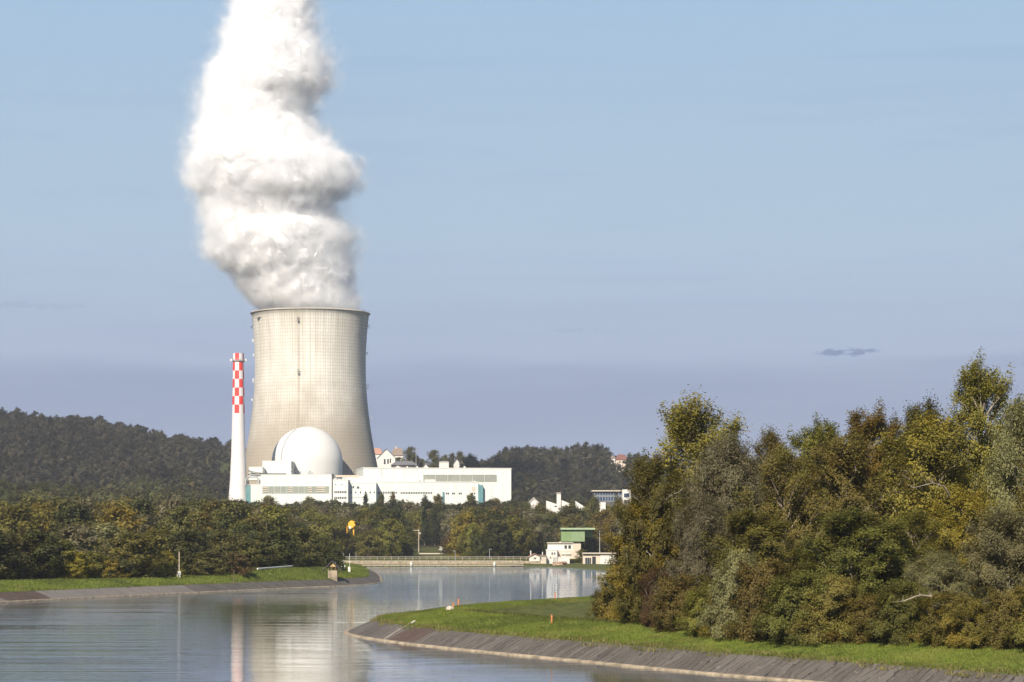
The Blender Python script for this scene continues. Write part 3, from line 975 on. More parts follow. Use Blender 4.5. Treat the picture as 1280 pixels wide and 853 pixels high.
tries = []
for _ in range(26000):
    Y = rw.uniform(470, 1500)
    px = rw.uniform(-60, 830)
    tries.append((px, Y))
tx = np.array([(px - 640) / F * Y for px, Y in tries]); ty = np.array([Y for _, Y in tries])
tz, td, ti, tp = height(tx, ty)
for (px, Y), X, z, d, i, pn in zip(tries, tx, tz, td, ti, tp):
    if i or pn or keepout(px, Y, X): continue
    if Y < 865 and (X > -20 or d < 27): continue
    if Y < 865 and px > 425: continue
    if Y >= 865 and d < 20: continue
    if Y < 560 and px > 300 and d < 30: continue
    if Y < 590 and px < 300: continue
    if not free(X, Y, 7.2): continue
    grid.setdefault((int(X // 6), int(Y // 6)), []).append((X, Y))
    h = rw.choice((rw.uniform(6.0, 10.0), rw.uniform(9.0, 14.0), rw.uniform(13.0, 18.5)))
    if Y > 1250: h = rw.uniform(12, 17.0)
    if Y < 560: h = rw.uniform(8, 12)
    # keep the plant's walls clear as in the photo
    lim = 560 if px < 284 else 629 + 4 * math.sin(px / 17.0)
    if px > 640: lim = 628
    ztop = CAM_H + (HY - lim) / F * Y
    h = min(h, max(5.0, ztop - z))
    cand.append([px, Y, X, float(z), h])
cand.sort(key=lambda c: c[1])
sky = np.full(1000, 1e9)
seen, hidden = [], []
for c in cand:
    px, Y, X, z, h = c
    top = HY - (z + h - CAM_H) / Y * F
    hwp = 4.2 / Y * F
    a, b = int(max(0, px - hwp * .7 + 80)), int(min(999, px + hwp * .7 + 80))
    if a >= b: hidden.append(c); continue
    gain = np.clip(sky[a:b] - top, 0, 40).mean()
    (seen if gain > 1.0 else hidden).append(c)
    sky[a:b] = np.minimum(sky[a:b], top + 1)
individual = seen[:255]
rest = seen[255:] + hidden
LBL = {
    'green': 'mid green round tree', 'darkgreen': 'dark green full tree', 'olive': 'olive tree with yellowish crown', 'brown': 'bronze brown autumn tree',
    'golden': 'amber autumn tree', 'grey': 'greyish tree with dry looking crown', 'conifer': 'dark pointed conifer', 'rust': 'rusty red autumn tree'}
mats_w = ['green'] * 10 + ['darkgreen'] * 9 + ['olive'] * 6 + ['brown'] * 2 + ['golden'] * 1 + ['grey'] * 3 + ['rust'] * 1
for px, Y, X, z, h in individual:
    mat = rw.choice(mats_w)
    k = rw.choice([0, 0, 1, 1, 2])
    if 465 < px < 620 and Y > 1000 and rw.random() < .35: k, mat = 4, 'conifer'
    zone = 'in the wood behind the far bank row' if px < 300 and Y < 900 else 'on the wooded slope under the dark hill' if px < 290 else 'in the wood below the white plant walls' if px < 650 else 'on the slope above the green topped pumping house'
    fm = {'darkgreen': 'deep_green', 'olive': 'soft_olive'}.get(mat, mat)
    plant(FK[k], 'conifer' if k == 4 else 'broadleaf_tree', LBL[mat] + ' ' + zone, 'tree', X, Y, h, min(7.5, h * rw.uniform(.36, .52)) * (.5 if k == 4 else .8 if k == 2 else 1), fm,
          'trees: ' + LBL[mat] + ' ' + zone, rw.uniform(0, 6.28), z=z - .1)
# single trees that stand out
for x, yt, Y, hw, k, mat, name, label in (
        (457, 657, 905, 19, 1, 'grey', 'broadleaf_tree', 'dry looking pinkish grey tree behind the railing of the far quay'),
        (600, 668, 900, 22, 1, 'darkgreen', 'broadleaf_tree', 'dark green tree just after the grassy clearing by the quay'),
        (498, 668, 925, 22, 0, 'darkgreen', 'broadleaf_tree', 'dark green tree just before the grassy clearing by the quay'),
        (570, 664, 960, 18, 1, 'rust', 'broadleaf_tree', 'russet tree behind the grassy clearing'),
        (640, 655, 910, 20, 1, 'green', 'broadleaf_tree', 'grey green tree near the white houses of the pumping station'),
        (532, 620, 1388, 9, 4, 'conifer', 'conifer', 'slim conifer standing in front of the long window row'),
        (549, 619, 1388, 10, 2, 'brown', 'broadleaf_tree', 'brownish upright tree in front of the paired windows'),
        (458, 617, 1390, 7, 4, 'conifer', 'conifer', 'dark conifer tip in front of the office windows'),
        (476, 618, 1390, 7, 2, 'darkgreen', 'broadleaf_tree', 'dark upright tree in front of the hall windows'),
        (491, 616, 1388, 8, 4, 'brown', 'conifer', 'bronze conifer in front of the hall windows'),
        (590, 618, 1388, 9, 2, 'darkgreen', 'broadleaf_tree', 'dark upright tree beside the teal panel'),
        (620, 624, 1386, 14, 1, 'brown', 'broadleaf_tree', 'bronze round tree before the blank end of the hall'),
        (386, 622, 1390, 12, 0, 'darkgreen', 'broadleaf_tree', 'dark tree before the low glazed building'),
        (335, 621, 1390, 16, 1, 'green', 'broadleaf_tree', 'green tree before the low glazed building near the chimney'),
        (727, 692, 868, 8, 1, 'green', 'broadleaf_tree', 'small round green tree between the pumping house and the flat building'),
        (735, 660, 905, 14, 1, 'darkgreen', 'broadleaf_tree', 'dark tree beside the green topped block'),
        (757, 655, 940, 22, 0, 'brown', 'broadleaf_tree', 'brownish tree behind the flat cream building'),
        (790, 650, 960, 26, 1, 'green', 'broadleaf_tree', 'green tree behind the water end of the copse'),
        (676, 634, 1095, 11, 1, 'green', 'broadleaf_tree', 'green tree below the low end of the white works'),
        (689, 640, 1090, 9, 0, 'darkgreen', 'broadleaf_tree', 'dark tree standing before the white works wall under its tower'),
        (716, 627, 1092, 9, 1, 'darkgreen', 'broadleaf_tree', 'dark tree between the two sloped roofs of the white works'),
        (706, 641, 1085, 9, 0, 'olive', 'broadleaf_tree', 'olive tree before the white works right under the window'),
        (731, 634, 1095, 8, 1, 'green', 'broadleaf_tree', 'green tree before the side hall of the white works'),
        (742, 622, 1100, 11, 0, 'darkgreen', 'broadleaf_tree', 'dark tree between white works and dark blue office'),
        (660, 629, 1100, 8, 1, 'darkgreen', 'broadleaf_tree', 'dark tree hiding one side of the small house before the works'),
        (672, 632, 1098, 6, 0, 'olive', 'broadleaf_tree', 'small olive tree before the small house by the works'),
        (759, 632, 1180, 12, 1, 'olive', 'broadleaf_tree', 'olive tree at the foot of the dark blue office'),
        (774, 624, 1180, 10, 0, 'green', 'broadleaf_tree', 'green tree under the white end frame of the dark blue office'),
        (438, 668, 880, 15, 3, 'darkgreen', 'bush', 'dark bush hiding the feet of the yellow gantry'),
        (426, 660, 884, 12, 0, 'deep_green', 'broadleaf_tree', 'dark full tree beside the yellow gantry on the chimney side'),
        (449, 666, 886, 10, 1, 'deep_green', 'broadleaf_tree', 'dark tree between the yellow gantry and the dry pinkish grey tree'),
        (513, 559, 2005, 9.5, 1, 'darkgreen', 'broadleaf_tree', 'round dark tree on the village skyline between two roofs'),
        (542, 563, 2005, 9.5, 1, 'darkgreen', 'broadleaf_tree', 'broad dark tree on the village skyline past the houses'),
        (556, 569, 2015, 6, 0, 'darkgreen', 'broadleaf_tree', 'small dark tree on the skyline above the white shed'),
        (565, 567, 2020, 6, 0, 'darkgreen', 'broadleaf_tree', 'dark skyline tree before the little white gable'),
        (575, 565, 2030, 7, 1, 'darkgreen', 'broadleaf_tree', 'dark skyline tree behind the little white gable'),
        (498, 572, 2035, 8, 1, 'darkgreen', 'broadleaf_tree', 'dark garden tree between the white gable and the pink roof'),
        (527, 574, 2030, 7, 1, 'darkgreen', 'broadleaf_tree', 'low dark tree beside the pink roofed house'),
        (584, 572, 1995, 9, 1, 'darkgreen', 'broadleaf_tree', 'dark tree at the edge of the village by the wooded hill')):
    X, _, zt = P(x, yt, Y)
    zb = hz(X, Y) - .3
    plant(FK[k], name, label, 'bush' if name == 'bush' else 'tree', X, Y, max(5.0, zt - zb), hw / F * Y * 1.1, mat, None, R_.uniform(0, 6.28))


# --- far wood as one mass: points that carry the crowns
def woodland(name, pts, kinds, label, mat):
    """pts rows: x, y, z, scale, rotation, kind"""
    a = np.array(pts)
    me = bpy.data.meshes.new(name)
    me.vertices.add(len(a))
    me.vertices.foreach_set('co', a[:, :3].astype(np.float32).ravel())
    for nm, c in (('sc', 3), ('rot', 4)):
        at = me.attributes.new(nm, 'FLOAT', 'POINT'); at.data.foreach_set('value', a[:, c].astype(np.float32))
    at = me.attributes.new('kd', 'INT', 'POINT'); at.data.foreach_set('value', a[:, 5].astype(np.int32))
    o = bpy.data.objects.new(name, me); col.objects.link(o)
    props(o, label, 'woodland', kind='stuff')
    ng = bpy.data.node_groups.new(name, 'GeometryNodeTree')
    ng.interface.new_socket('Geometry', in_out='INPUT', socket_type='NodeSocketGeometry')
    ng.interface.new_socket('Geometry', in_out='OUTPUT', socket_type='NodeSocketGeometry')
    gi, go = ng.nodes.new('NodeGroupInput'), ng.nodes.new('NodeGroupOutput')
    join = ng.nodes.new('GeometryNodeJoinGeometry')

    def attr(nm, typ):
        n = ng.nodes.new('GeometryNodeInputNamedAttribute'); n.data_type = typ
        n.inputs['Name'].default_value = nm
        return n.outputs[0]
    for k, src in enumerate(kinds):
        oi = ng.nodes.new('GeometryNodeObjectInfo')
        oi.inputs['Object'].default_value = src
        oi.inputs['As Instance'].default_value = True
        ip = ng.nodes.new('GeometryNodeInstanceOnPoints')
        cmpn = ng.nodes.new('FunctionNodeCompare'); cmpn.data_type = 'INT'; cmpn.operation = 'EQUAL'
        ng.links.new(attr('kd', 'INT'), cmpn.inputs[2]); cmpn.inputs[3].default_value = k
        ng.links.new(gi.outputs[0], ip.inputs['Points'])
        ng.links.new(cmpn.outputs[0], ip.inputs['Selection'])
        ng.links.new(oi.outputs['Geometry'], ip.inputs['Instance'])
        cx = ng.nodes.new('ShaderNodeCombineXYZ')
        ng.links.new(attr('rot', 'FLOAT'), cx.inputs[2])
        ng.links.new(cx.outputs[0], ip.inputs['Rotation'])
        ng.links.new(attr('sc', 'FLOAT'), ip.inputs['Scale'])
        ng.links.new(ip.outputs[0], join.inputs[0])
    ng.links.new(join.outputs[0], go.inputs[0])
    md = o.modifiers.new('scatter', 'NODES'); md.node_group = ng
    return o


# seed trees of the mass stand at its front and are real trees of their own
seeds = []
for i, (px, Y, kk, mat, lab) in enumerate(((30, 1545, 0, 'hill_leaf', 'dark brown green tree at the foot of the wooded hill'), (95, 1560, 1, 'hill_leaf', 'dull dark tree at the foot of the wooded hill beside another'),
                                           (230, 1480, 0, 'wood_mix', 'mixed green tree on the lower slope before the chimney'), (255, 1470, 1, 'wood_mix', 'wide mixed green tree on the lower slope before the chimney'))):
    X = (px - 640) / F * Y
    rt = plant(HKIND[kk], 'broadleaf_tree', lab, 'tree', X, Y, HKIND[kk].top, HKIND[kk].rad, mat, None, 0.3 * i)
    seeds.append([c for c in rt.children if c.name.startswith('crown')][0])

hp = []
rh = random.Random(77)
n = 15000
xs = np.array([rh.uniform(-640, 700) for _ in range(n)]); ys = np.array([rh.uniform(1480, 2560) for _ in range(n)])
zs = height(xs, ys)[0]
grid2 = {}
for X, Y, z in zip(xs, ys, zs):
    px = 640 + F * X / Y
    if px < -90 or px > 1330: continue
    if abs(px - 268) < 24 and 2020 < Y < 2215: continue
    if 452 < px < 586 and 1700 < Y: continue
    if 290 < px < 660 and Y < 1640: continue
    if 752 < px < 792 and 2120 < Y < 2230: continue
    a, b = int(X // 9), int(Y // 9)
    if any((q[0] - X) ** 2 + (q[1] - Y) ** 2 < 110 for i in (-1, 0, 1) for j in (-1, 0, 1) for q in grid2.get((a + i, b + j), ())): continue
    grid2.setdefault((a, b), []).append((X, Y))
    mixed = (Y < 1640 + 60 * math.sin(X / 60)) or (px > 640 and rh.random() < .35)
    hp.append((X, Y, z - .5, rh.uniform(.75, 1.45), rh.uniform(0, 6.28), rh.choice((0, 1)) + (2 if mixed else 0)))
for px, Y, X, z, h in rest:
    k = rw.choice((2, 3))
    hp.append((X, Y, z - .2, h / 14.0, rw.uniform(0, 6.28), k))
woodland('woodland', hp, seeds, 'dark mixed woodland covering the hills and the slopes behind the plant', None)

# ------------------------------------------------------------------ cooling tower
YT = 1550.0
tx0 = (388 - 640) / F * YT
zg = 13.5
prof = []
for z in np.linspace(zg, 153.6, 44):
    rr = 35.7 * math.sqrt(1 + ((z - 121.0) / 94.5) ** 2)
    prof.append((rr, z))
outer = list(prof)
rimr = prof[-1][0]
inner = [(r - 1.2, z) for r, z in prof[::-1]]
T = thing('cooling_tower', 'huge beige concrete cooling tower with stained waist, steam rising from its rim', 'cooling tower', (tx0, YT, zg))
mb = MB(); mb.lathe(tx0, YT, outer + [(rimr + .2, 153.7), (rimr + .2, 155.0), (rimr - 1.2, 155.0)] + inner[1:], 128)
mb.build('shell', M['tower'], T, True)
mb = MB(); mb.lathe(tx0, YT, [(rimr + .25, 154.2), (rimr + .9, 154.2), (rimr + .9, 154.45), (rimr + .25, 154.45)], 128)
rim = mb.build('rim_walkway', M['stone_pale'], T)
rl = MB()
rl.lathe(tx0, YT, [(rimr + .8, 155.3), (rimr + .88, 155.3), (rimr + .88, 155.4), (rimr + .8, 155.4), (rimr + .8, 155.3)], 128)
rl.build('railing', M['steel'], rim)


def on_tower(ang, z, off=0.0):
    rr = 35.7 * math.sqrt(1 + ((z - 121.0) / 94.5) ** 2) + off
    return (tx0 + rr * math.sin(ang), YT - rr * math.cos(ang), z)


mb = MB()
for s in (-.25, .25):
    mb.tube([on_tower(-.12 + s / 36, z, .25) for z in np.linspace(62, 153.5, 20)], .05, 4)
mb.build('ladder', M['stone_pale'], T)
for ang, z, w, h in ((-.12, 146, 1.0, 3.0), (-.12, 113, 1.0, 3.0), (-1.56, 145, .7, 1.4), (-1.56, 136, 1.0, 2), (-1.56, 110, .9, 2.6), (1.56, 145, .9, 2.4), (1.56, 106, 1.0, 3.0), (1.56, 128, .8, 1.5), (-1.56, 127, .7, 1.5), (-1.56, 98, .7, 1.5), (1.56, 86, .7, 1.5)):
    p = on_tower(ang, z, .9)
    mb = MB(); mb.box(p[0] - w / 2, p[0] + w / 2, p[1] - .6, p[1] + .6, z, z + .25)
    for dx in (-w / 2, w / 2):
        mb.box(p[0] + dx - .1, p[0] + dx + .1, p[1] - .6, p[1] - .4, z + .25, z + h)
    mb.box(p[0] - w / 2 + .1, p[0] + w / 2 - .1, p[1] - .6, p[1] - .45, z + h - .3, z + h)
    mb.box(p[0] - w / 2 + .1, p[0] + w / 2 - .1, p[1] - .6, p[1] - .45, z + h * .5, z + h * .5 + .3)
    pl = mb.build('lamp_platform', M['white_paint'] if abs(ang) > 1 else M['dark_steel'], T)

# ------------------------------------------------------------------ reactor building
YD = 1490.0
dx0 = (384 - 640) / F * YD
DR = 44.2 / F * YD
zc = CAM_H + (HY - 578) / F * YD
RB = thing('reactor_building', 'white round reactor building with a smooth hemispherical dome in front of the cooling tower', 'reactor building', (dx0, YD, zg))
t = NT('dome_panels')
o = t.coord(); spz = t.n('ShaderNodeSeparateXYZ'); t.put(spz.inputs[0], o)
lnz = t.math('LESS_THAN', t.math('FRACT', t.math('DIVIDE', spz.outputs[2], 2.4)), .12)
sk = t.noise(t.mapping(o, (.5, .5, .04)), 1.0, 4.0)
cc = t.mix(t.math('MULTIPLY', t.ramp(sk, .45, .75), .25), (.53, .52, .50), (.42, .40, .36))
t.base(t.mix(t.math('MULTIPLY', lnz, .12), cc, (.4, .38, .35)), .7, .25)
M['dome_white'] = t.mat
mb = MB(); mb.lathe(dx0, YD, [(DR, zg), (DR, zc)], 96); mb.build('drum', M['dome_white'], RB, True)
mb = MB(); mb.lathe(dx0, YD, [(max(.01, (DR - .02) * math.cos(a)), zc + .01 + DR * math.sin(a)) for a in np.linspace(0, PI / 2, 26)], 96)
mb.build('dome', M['dome_white'], RB, True)
mb = MB()
aa = np.linspace(0.0, 1.15, 22)
az = -.72
for off in (-.2, .2):
    mb.tube([(dx0 + (DR + .35) * math.cos(a) * math.sin(az) + off, YD - (DR + .35) * math.cos(a) * math.cos(az), zc + (DR + .35) * math.sin(a)) for a in aa], .10, 4)
for a in np.linspace(0.02, 1.14, 40):
    p = (dx0 + (DR + .35) * math.cos(a) * math.sin(az), YD - (DR + .35) * math.cos(a) * math.cos(az), zc + (DR + .35) * math.sin(a))
    mb.box(p[0] - .2, p[0] + .2, p[1] - .05, p[1] + .05, p[2] - .05, p[2] + .05)
mb.build('ladder', M['steel'], RB)

# ------------------------------------------------------------------ striped chimney
YC = 1440.0
cx0 = (298 - 640) / F * YC


def czy(y): return CAM_H + (HY - y) / F * YC


CH = thing('chimney', 'slender white chimney with red and white chequered upper part', 'chimney', (cx0, YC, zg))
m_ = YC / F
low = [(13.2 * m_, czy(636)), (12.4 * m_, czy(625)), (11.4 * m_, czy(612)), (10.5 * m_, czy(600)), (9.7 * m_, czy(582)), (9.0 * m_, czy(565)), (8.3 * m_, czy(540)), (7.8 * m_, czy(517))]
mb = MB(); mb.lathe(cx0, YC, low, 48); mb.build('shaft', M['chimney_white'], CH, True)
bands = [517, 506.3, 495.7, 485, 474.3, 463.7, 453, 442]
pr = [((7.8 - 1.1 * i / 7) * m_, czy(b)) for i, b in enumerate(bands)]
mb = MB()
mb.lathe(cx0, YC, pr, 48, mfun=lambda i, k: (i + k // 6 + 0) % 2, a0=-PI / 2 - PI / 8 - .16)
mb.build('chequered_top', [M['red_paint'], M['chimney_white']], CH)
mb = MB(); mb.lathe(cx0, YC, [(6.75 * m_, czy(442)), (6.0 * m_, czy(442)), (6.0 * m_, czy(470))], 48); mb.build('flue_lip', M['steel'], CH)
mb = MB()
mb.lathe(cx0, YC, [(6.9 * m_, czy(451.6)), (8.6 * m_, czy(451.6)), (8.6 * m_, czy(450.6)), (6.9 * m_, czy(450.6))], 32)
pf = mb.build('platform', M['steel'], CH)
rl = MB()
rl.lathe(cx0, YC, [(8.5 * m_, czy(448.6)), (8.6 * m_, czy(448.6)), (8.6 * m_, czy(448.3)), (8.5 * m_, czy(448.3)), (8.5 * m_, czy(448.6))], 32)
for k in range(16):
    a = k * PI / 8
    rl.tube([(cx0 + 8.55 * m_ * math.cos(a), YC + 8.55 * m_ * math.sin(a), czy(450.7)), (cx0 + 8.55 * m_ * math.cos(a), YC + 8.55 * m_ * math.sin(a), czy(448.4))], .06, 4)
rl.build('railing', M['steel'], pf)
mb = MB()
for s in (-1, 1):
    x = cx0 + s * 9.2 * m_
    mb.box(x - .45, x + .45, YC - .5, YC + .5, czy(452), czy(448.8))
    mb.box(min(x, cx0 + s * 8.5 * m_), max(x, cx0 + s * 8.5 * m_), YC - .1, YC + .1, czy(452.3), czy(452) - .003)
mb.build('warning_lamp', M['white_paint'], CH)

# ------------------------------------------------------------------ plant buildings


def window(parent, x0, x1, y0, y1, Y, mat='dark_glass', fr='white_paint', nm='window'):
    mb = MB()
    mb.pbox(x0, x1, y0, y1, Y - .06, .055)
    w = mb.build(nm, M[mat], parent)
    return w


def band(parent, x0, x1, y0, y1, Y, n, mat, nm='glazing', gap=.35, frame='white_paint'):
    """a ribbon of glazing: each bay a part, with a frame round it"""
    w = (x1 - x0) / n
    for i in range(n):
        mb = MB(); mb.pbox(x0 + i * w + gap / 2, x0 + (i + 1) * w - gap / 2, y0, y1, Y - .10, .095)
        mb.build(nm, M[mat], parent)
    fr = MB()
    for i in range(n + 1):
        fr.pbox(x0 + i * w - gap / 2 + .02, x0 + i * w + gap / 2 - .02, y0, y1, Y - .22, .215)
    fr.pbox(x0 - gap, x1 + gap, y0 - .5, y0 - .02, Y - .25, .245)
    fr.pbox(x0 - gap, x1 + gap, y1 + .02, y1 + .5, Y - .25, .245)
    fr.build('window_frame', M[frame], parent)


def wall(parent, x0, x1, y0, Y, depth, mat, nm='wall', y1=646):
    mb = MB(); mb.pbox(x0, x1, y0, y1, Y, depth)
    w = mb.build(nm, M[mat], parent)
    pp = MB()   # parapet coping
    a, b = P(x0, y0, Y), P(x1, y0, Y)
    pp.box(a[0] - .15, b[0] + .15, Y - .15, Y + .5, a[2] + .003, a[2] + .38)
    pp.box(a[0] - .15, a[0] + .5, Y + .503, Y + depth, a[2] + .003, a[2] + .38)
    pp.box(b[0] - .5, b[0] + .15, Y + .503, Y + depth, a[2] + .003, a[2] + .38)
    pp.build('coping', M['white_paint'], w)
    return w


# low glazed building beside the chimney
B = thing('service_building', 'low white building with a long glazed band beside the chimney', 'building', P(370, 640, 1425))
wall(B, 326, 414.5, 594, 1425, 30, 'white_wall')
band(B, 328, 411.5, 608.3, 616.6, 1425, 11, 'louvre_pale' if 'louvre_pale' in M else 'louvre', frame='mint_wall')
for x0, x1 in ((328.5, 335), (361, 365), (384.5, 390), (395.5, 407)):
    mb = MB()
    for k in range(3):
        mb.pbox(x0, x1, 609.2 + k * 2.6, 610.2 + k * 2.6, 1424.6, .28)
    mb.build('louvre_slats', M['render_tan'], B)
mb = MB(); mb.pbox(414.6, 416, 592.5, 646, 1424, 8); mb.build('downpipe_shaft', M['dark_steel'], B)
for x0, x1, y0 in ((384, 386, 589.5), (386.2, 388, 588.4), (388.2, 391, 590.8), (375, 376, 589)):
    mb = MB(); mb.pbox(x0, x1, y0, 593.4, 1432, 3); mb.build('roof_vent', M['steel'], B)

# annex with the open pipe frame
B = thing('pipe_annex', 'pale mint annex with an open pipe frame on top, between chimney and glazed building', 'annex', P(316, 640, 1428))
wall(B, 313.2, 325.9, 606.3, 1428, 14, 'mint_wall')
mb = MB(); mb.pbox(307.5, 312.8, 607, 646, 1429, 12); mb.build('door_bay', M['teal'], B)
mb = MB()
a, b = P(307.5, 606, 1430), P(323, 596, 1430)
pts = [(a[0], 1430, a[2]), (a[0], 1430, b[2] - 1.6), (a[0] + 1.4, 1430, b[2]), (b[0] - 1.4, 1430, b[2]), (b[0], 1430, b[2] - 1.6), (b[0], 1430, a[2])]
mb.tube(pts, .5, 8)
mb.tube([(p[0], p[1] + 3, p[2]) for p in pts], .5, 8)
mb.build('pipe_frame', M['steel'], B)
mb = MB(); mb.pbox(307.6, 310.8, 600.6, 605.4, 1429.0, 2.5); mb.build('hatch', M['dark_steel'], B)

# flat auxiliary blocks behind the glazed building
B = thing('auxiliary_block', 'flat topped white block rising behind the glazed building, left of the dome foot'.replace('left of', 'at'), 'building', P(345, 640, 1450))
wall(B, 328.2, 364, 577, 1450, 24, 'white_wall_fine')
mb = MB(); mb.pbox(364.1, 366, 577.6, 585, 1452, 10); mb.build('shade_panel', M['steel'], B)  # grey panel stands in for the block's shadowed side
mb = MB()
for x0, x1, y0 in ((363, 371, 589), (365, 369, 592), (372, 373, 590)):
    mb.pbox(x0, x1, y0, y0 + 1.0, 1446, 1)
mb.build('pipework', M['dark_steel'], B)
B = thing('connecting_gallery', 'long low white gallery roof running from the chimney behind the glazed building', 'gallery', P(318, 640, 1437))
wall(B, 311, 328.1, 584.5, 1437, 12, 'white_wall_fine', y1=600)
mb = MB()
mb.tube([P(310, 588, 1436), P(316, 590, 1436), P(330, 592, 1436)], .22, 5)
mb.tube([P(310, 593.6, 1435.6), P(313, 592.6, 1435.6), P(358, 592.6, 1435.6)], .38, 6)
mb.build('pipe', M['dark_steel'], B)

# office block
B = thing('office_block', 'small white office block with two rows of dark windows between glazed building and hall', 'office building', P(425, 640, 1418))
wall(B, 416.2, 435, 600.4, 1418, 22, 'white_wall_fine')
for row, ys, n in ((0, (614, 616.8), 7), (1, (621.2, 624), 7)):
    for i in range(n):
        x = 418.0 + i * 2.25
        window(B, x, x + 1.5, ys[0], ys[1], 1418)
for x in (418.6, 426.5):
    window(B, x, x + 1.9, 605.6, 606.5, 1418)
mb = MB()
for x0, x1, y0 in ((417, 421, 597.6), (422, 427, 598.6), (429, 431, 597.8)):
    mb.pbox(x0, x1, y0, 600.2, 1424, 3)
mb.build('roof_plant', M['steel'], B)

# stepped link building
B = thing('link_building', 'stepped white link building with small windows joining the office block to the turbine hall', 'building', P(450, 640, 1424))
wall(B, 435.1, 470, 604.6, 1424, 20, 'white_wall')
mb = MB(); mb.pbox(428, 449, 597, 606, 1446, 10); mb.build('upper_storey', M['white_wall_fine'], B)
mb = MB(); mb.pbox(415, 454, 594.2, 596.6, 1462, 8); mb.build('roof_edge', M['render_tan'], B)
for x in (438, 444, 450, 456, 462, 467):
    window(B, x, x + 1.5, 614.6, 616.8, 1424)
for i in range(8):
    window(B, 437 + i * 2.1, 437.7 + i * 2.1, 621.6, 622.9, 1424)
for x0, x1, y0 in ((435.8, 437, 602.2), (441, 442.4, 607.6), (446, 448.6, 608.2)):
    mb = MB(); mb.pbox(x0, x1, y0, y0 + 2.0, 1423.4, .58); mb.build('wall_vent', M['dark_steel'], B)
mb = MB(); mb.pbox(449, 456.5, 596, 606, 1440, 6); mb.build('stair_head', M['white_wall_fine'], B)

# turbine hall: built along its own slightly receding axis
HA = math.radians(9)
hx0, hy0 = (454 - 640) / F * 1436, 1436.0
B = thing('turbine_hall', 'long white turbine hall with a ribbon of grey glazing under its roof', 'turbine hall', (hx0, hy0, zg))
B.rotation_euler = (0, 0, HA)


def hp_(x, y):
    """facade coordinates (along, height) of a photo pixel"""
    dx, dz = (x - 640) / F, (HY - y) / F
    # ray (dx*s, s) meets the line (hx0 + u cos, hy0 + u sin)
    c, s_ = math.cos(HA), math.sin(HA)
    u = (dx * hy0 - hx0) / (c - dx * s_)
    Yd = hy0 + u * s_
    return u, CAM_H + dz * Yd


class HB(MB):
    def hbox(self, x0, x1, y0, y1, out, depth):
        u0, _ = hp_(x0, y1); u1, zt = hp_(x1, y0); _, zb = hp_((x0 + x1) / 2, y1)
        zt = hp_((x0 + x1) / 2, y0)[1]
        return self.box(hx0 + u0, hx0 + u1, hy0 - out, hy0 - out + depth, zb, zt)


ztop = hp_(545, 586)[1]
u_end = hp_(639, 588)[0]
mb = MB(); mb.box(hx0, hx0 + u_end, hy0, hy0 + 48, zg - 2, ztop); w = mb.build('wall', M['white_wall'], B)
pp = MB(); pp.box(hx0 - .2, hx0 + u_end + .2, hy0 - .2, hy0 + .5, ztop + .003, ztop + .55)
pp.box(hx0 - .2, hx0 + .5, hy0 + .503, hy0 + 48, ztop + .003, ztop + .55); pp.box(hx0 + u_end - .5, hx0 + u_end + .2, hy0 + .503, hy0 + 48, ztop + .003, ztop + .55)
pp.build('coping', M['white_paint'], w)
n = 6
for i in range(n):
    x0, x1 = 529 + 92 * i / n, 529 + 92 * (i + 1) / n
    h = HB(); h.hbox(x0 + .2, x1 - .2, 593.6, 602.6, .10, .095); h.build('glazing', M['louvre'], B)
fr = HB()
for i in range(n + 1):
    x = 529 + 92 * i / n
    fr.hbox(x - .18, x + .18, 593.6, 602.6, .25, .245)
fr.build('window_frame', M['white_paint'], B)
h = HB(); h.hbox(476, 476.5, 584.8, 598, .25, .245); h.build('downpipe', M['steel'], B)
for x0, x1, y0 in ((484, 486, 583.4), (509.5, 510.6, 583.2), (522, 523.4, 583.6), (581, 583, 585.5)):
    u0, u1 = hp_(x0, 586)[0], hp_(x1, 586)[0]
    zz = ztop + .58
    mb = MB(); mb.box(hx0 + u0, hx0 + u1, hy0 + 4, hy0 + 6, ztop, zz + 1.0); mb.build('roof_vent', M['white_paint'], B)
u0 = hp_(522, 586)[0]
mb = MB(); mb.tube([(hx0 + u0, hy0 + 8, ztop), (hx0 + u0, hy0 + 8, ztop + 14)], .12, 5); mb.build('mast', M['steel'], B)
# low front range of the hall
zlow = hp_(530, 603)[1]
ul = hp_(462, 603)[0]; ur = hp_(597, 603)[0]
mb = MB(); mb.box(hx0 + ul, hx0 + ur, hy0 - 2.5, hy0 - .003, zg - 2, zlow); lowr = mb.build('front_range', M['white_wall_fine'], B)
pp = MB(); pp.box(hx0 + ul - .2, hx0 + ur + .2, hy0 - 2.7, hy0 - 2.1, zlow + .003, zlow + .4); pp.build('coping', M['white_paint'], lowr)


def low_win(x0, x1, y0, y1, mat='dark_glass', nm='window', out=2.57, depth=.065):
    k = 1 - 2.5 / 1440
    u0, u1 = hp_(x0, 616)[0] * k, hp_(x1, 616)[0] * k
    z1 = CAM_H + (hp_((x0 + x1) / 2, y0)[1] - CAM_H) * k; z0 = CAM_H + (hp_((x0 + x1) / 2, y1)[1] - CAM_H) * k
    m = MB(); m.box(hx0 + u0, hx0 + u1, hy0 - out, hy0 - out + depth, z0, z1)
    return m.build(nm, M[mat], lowr)


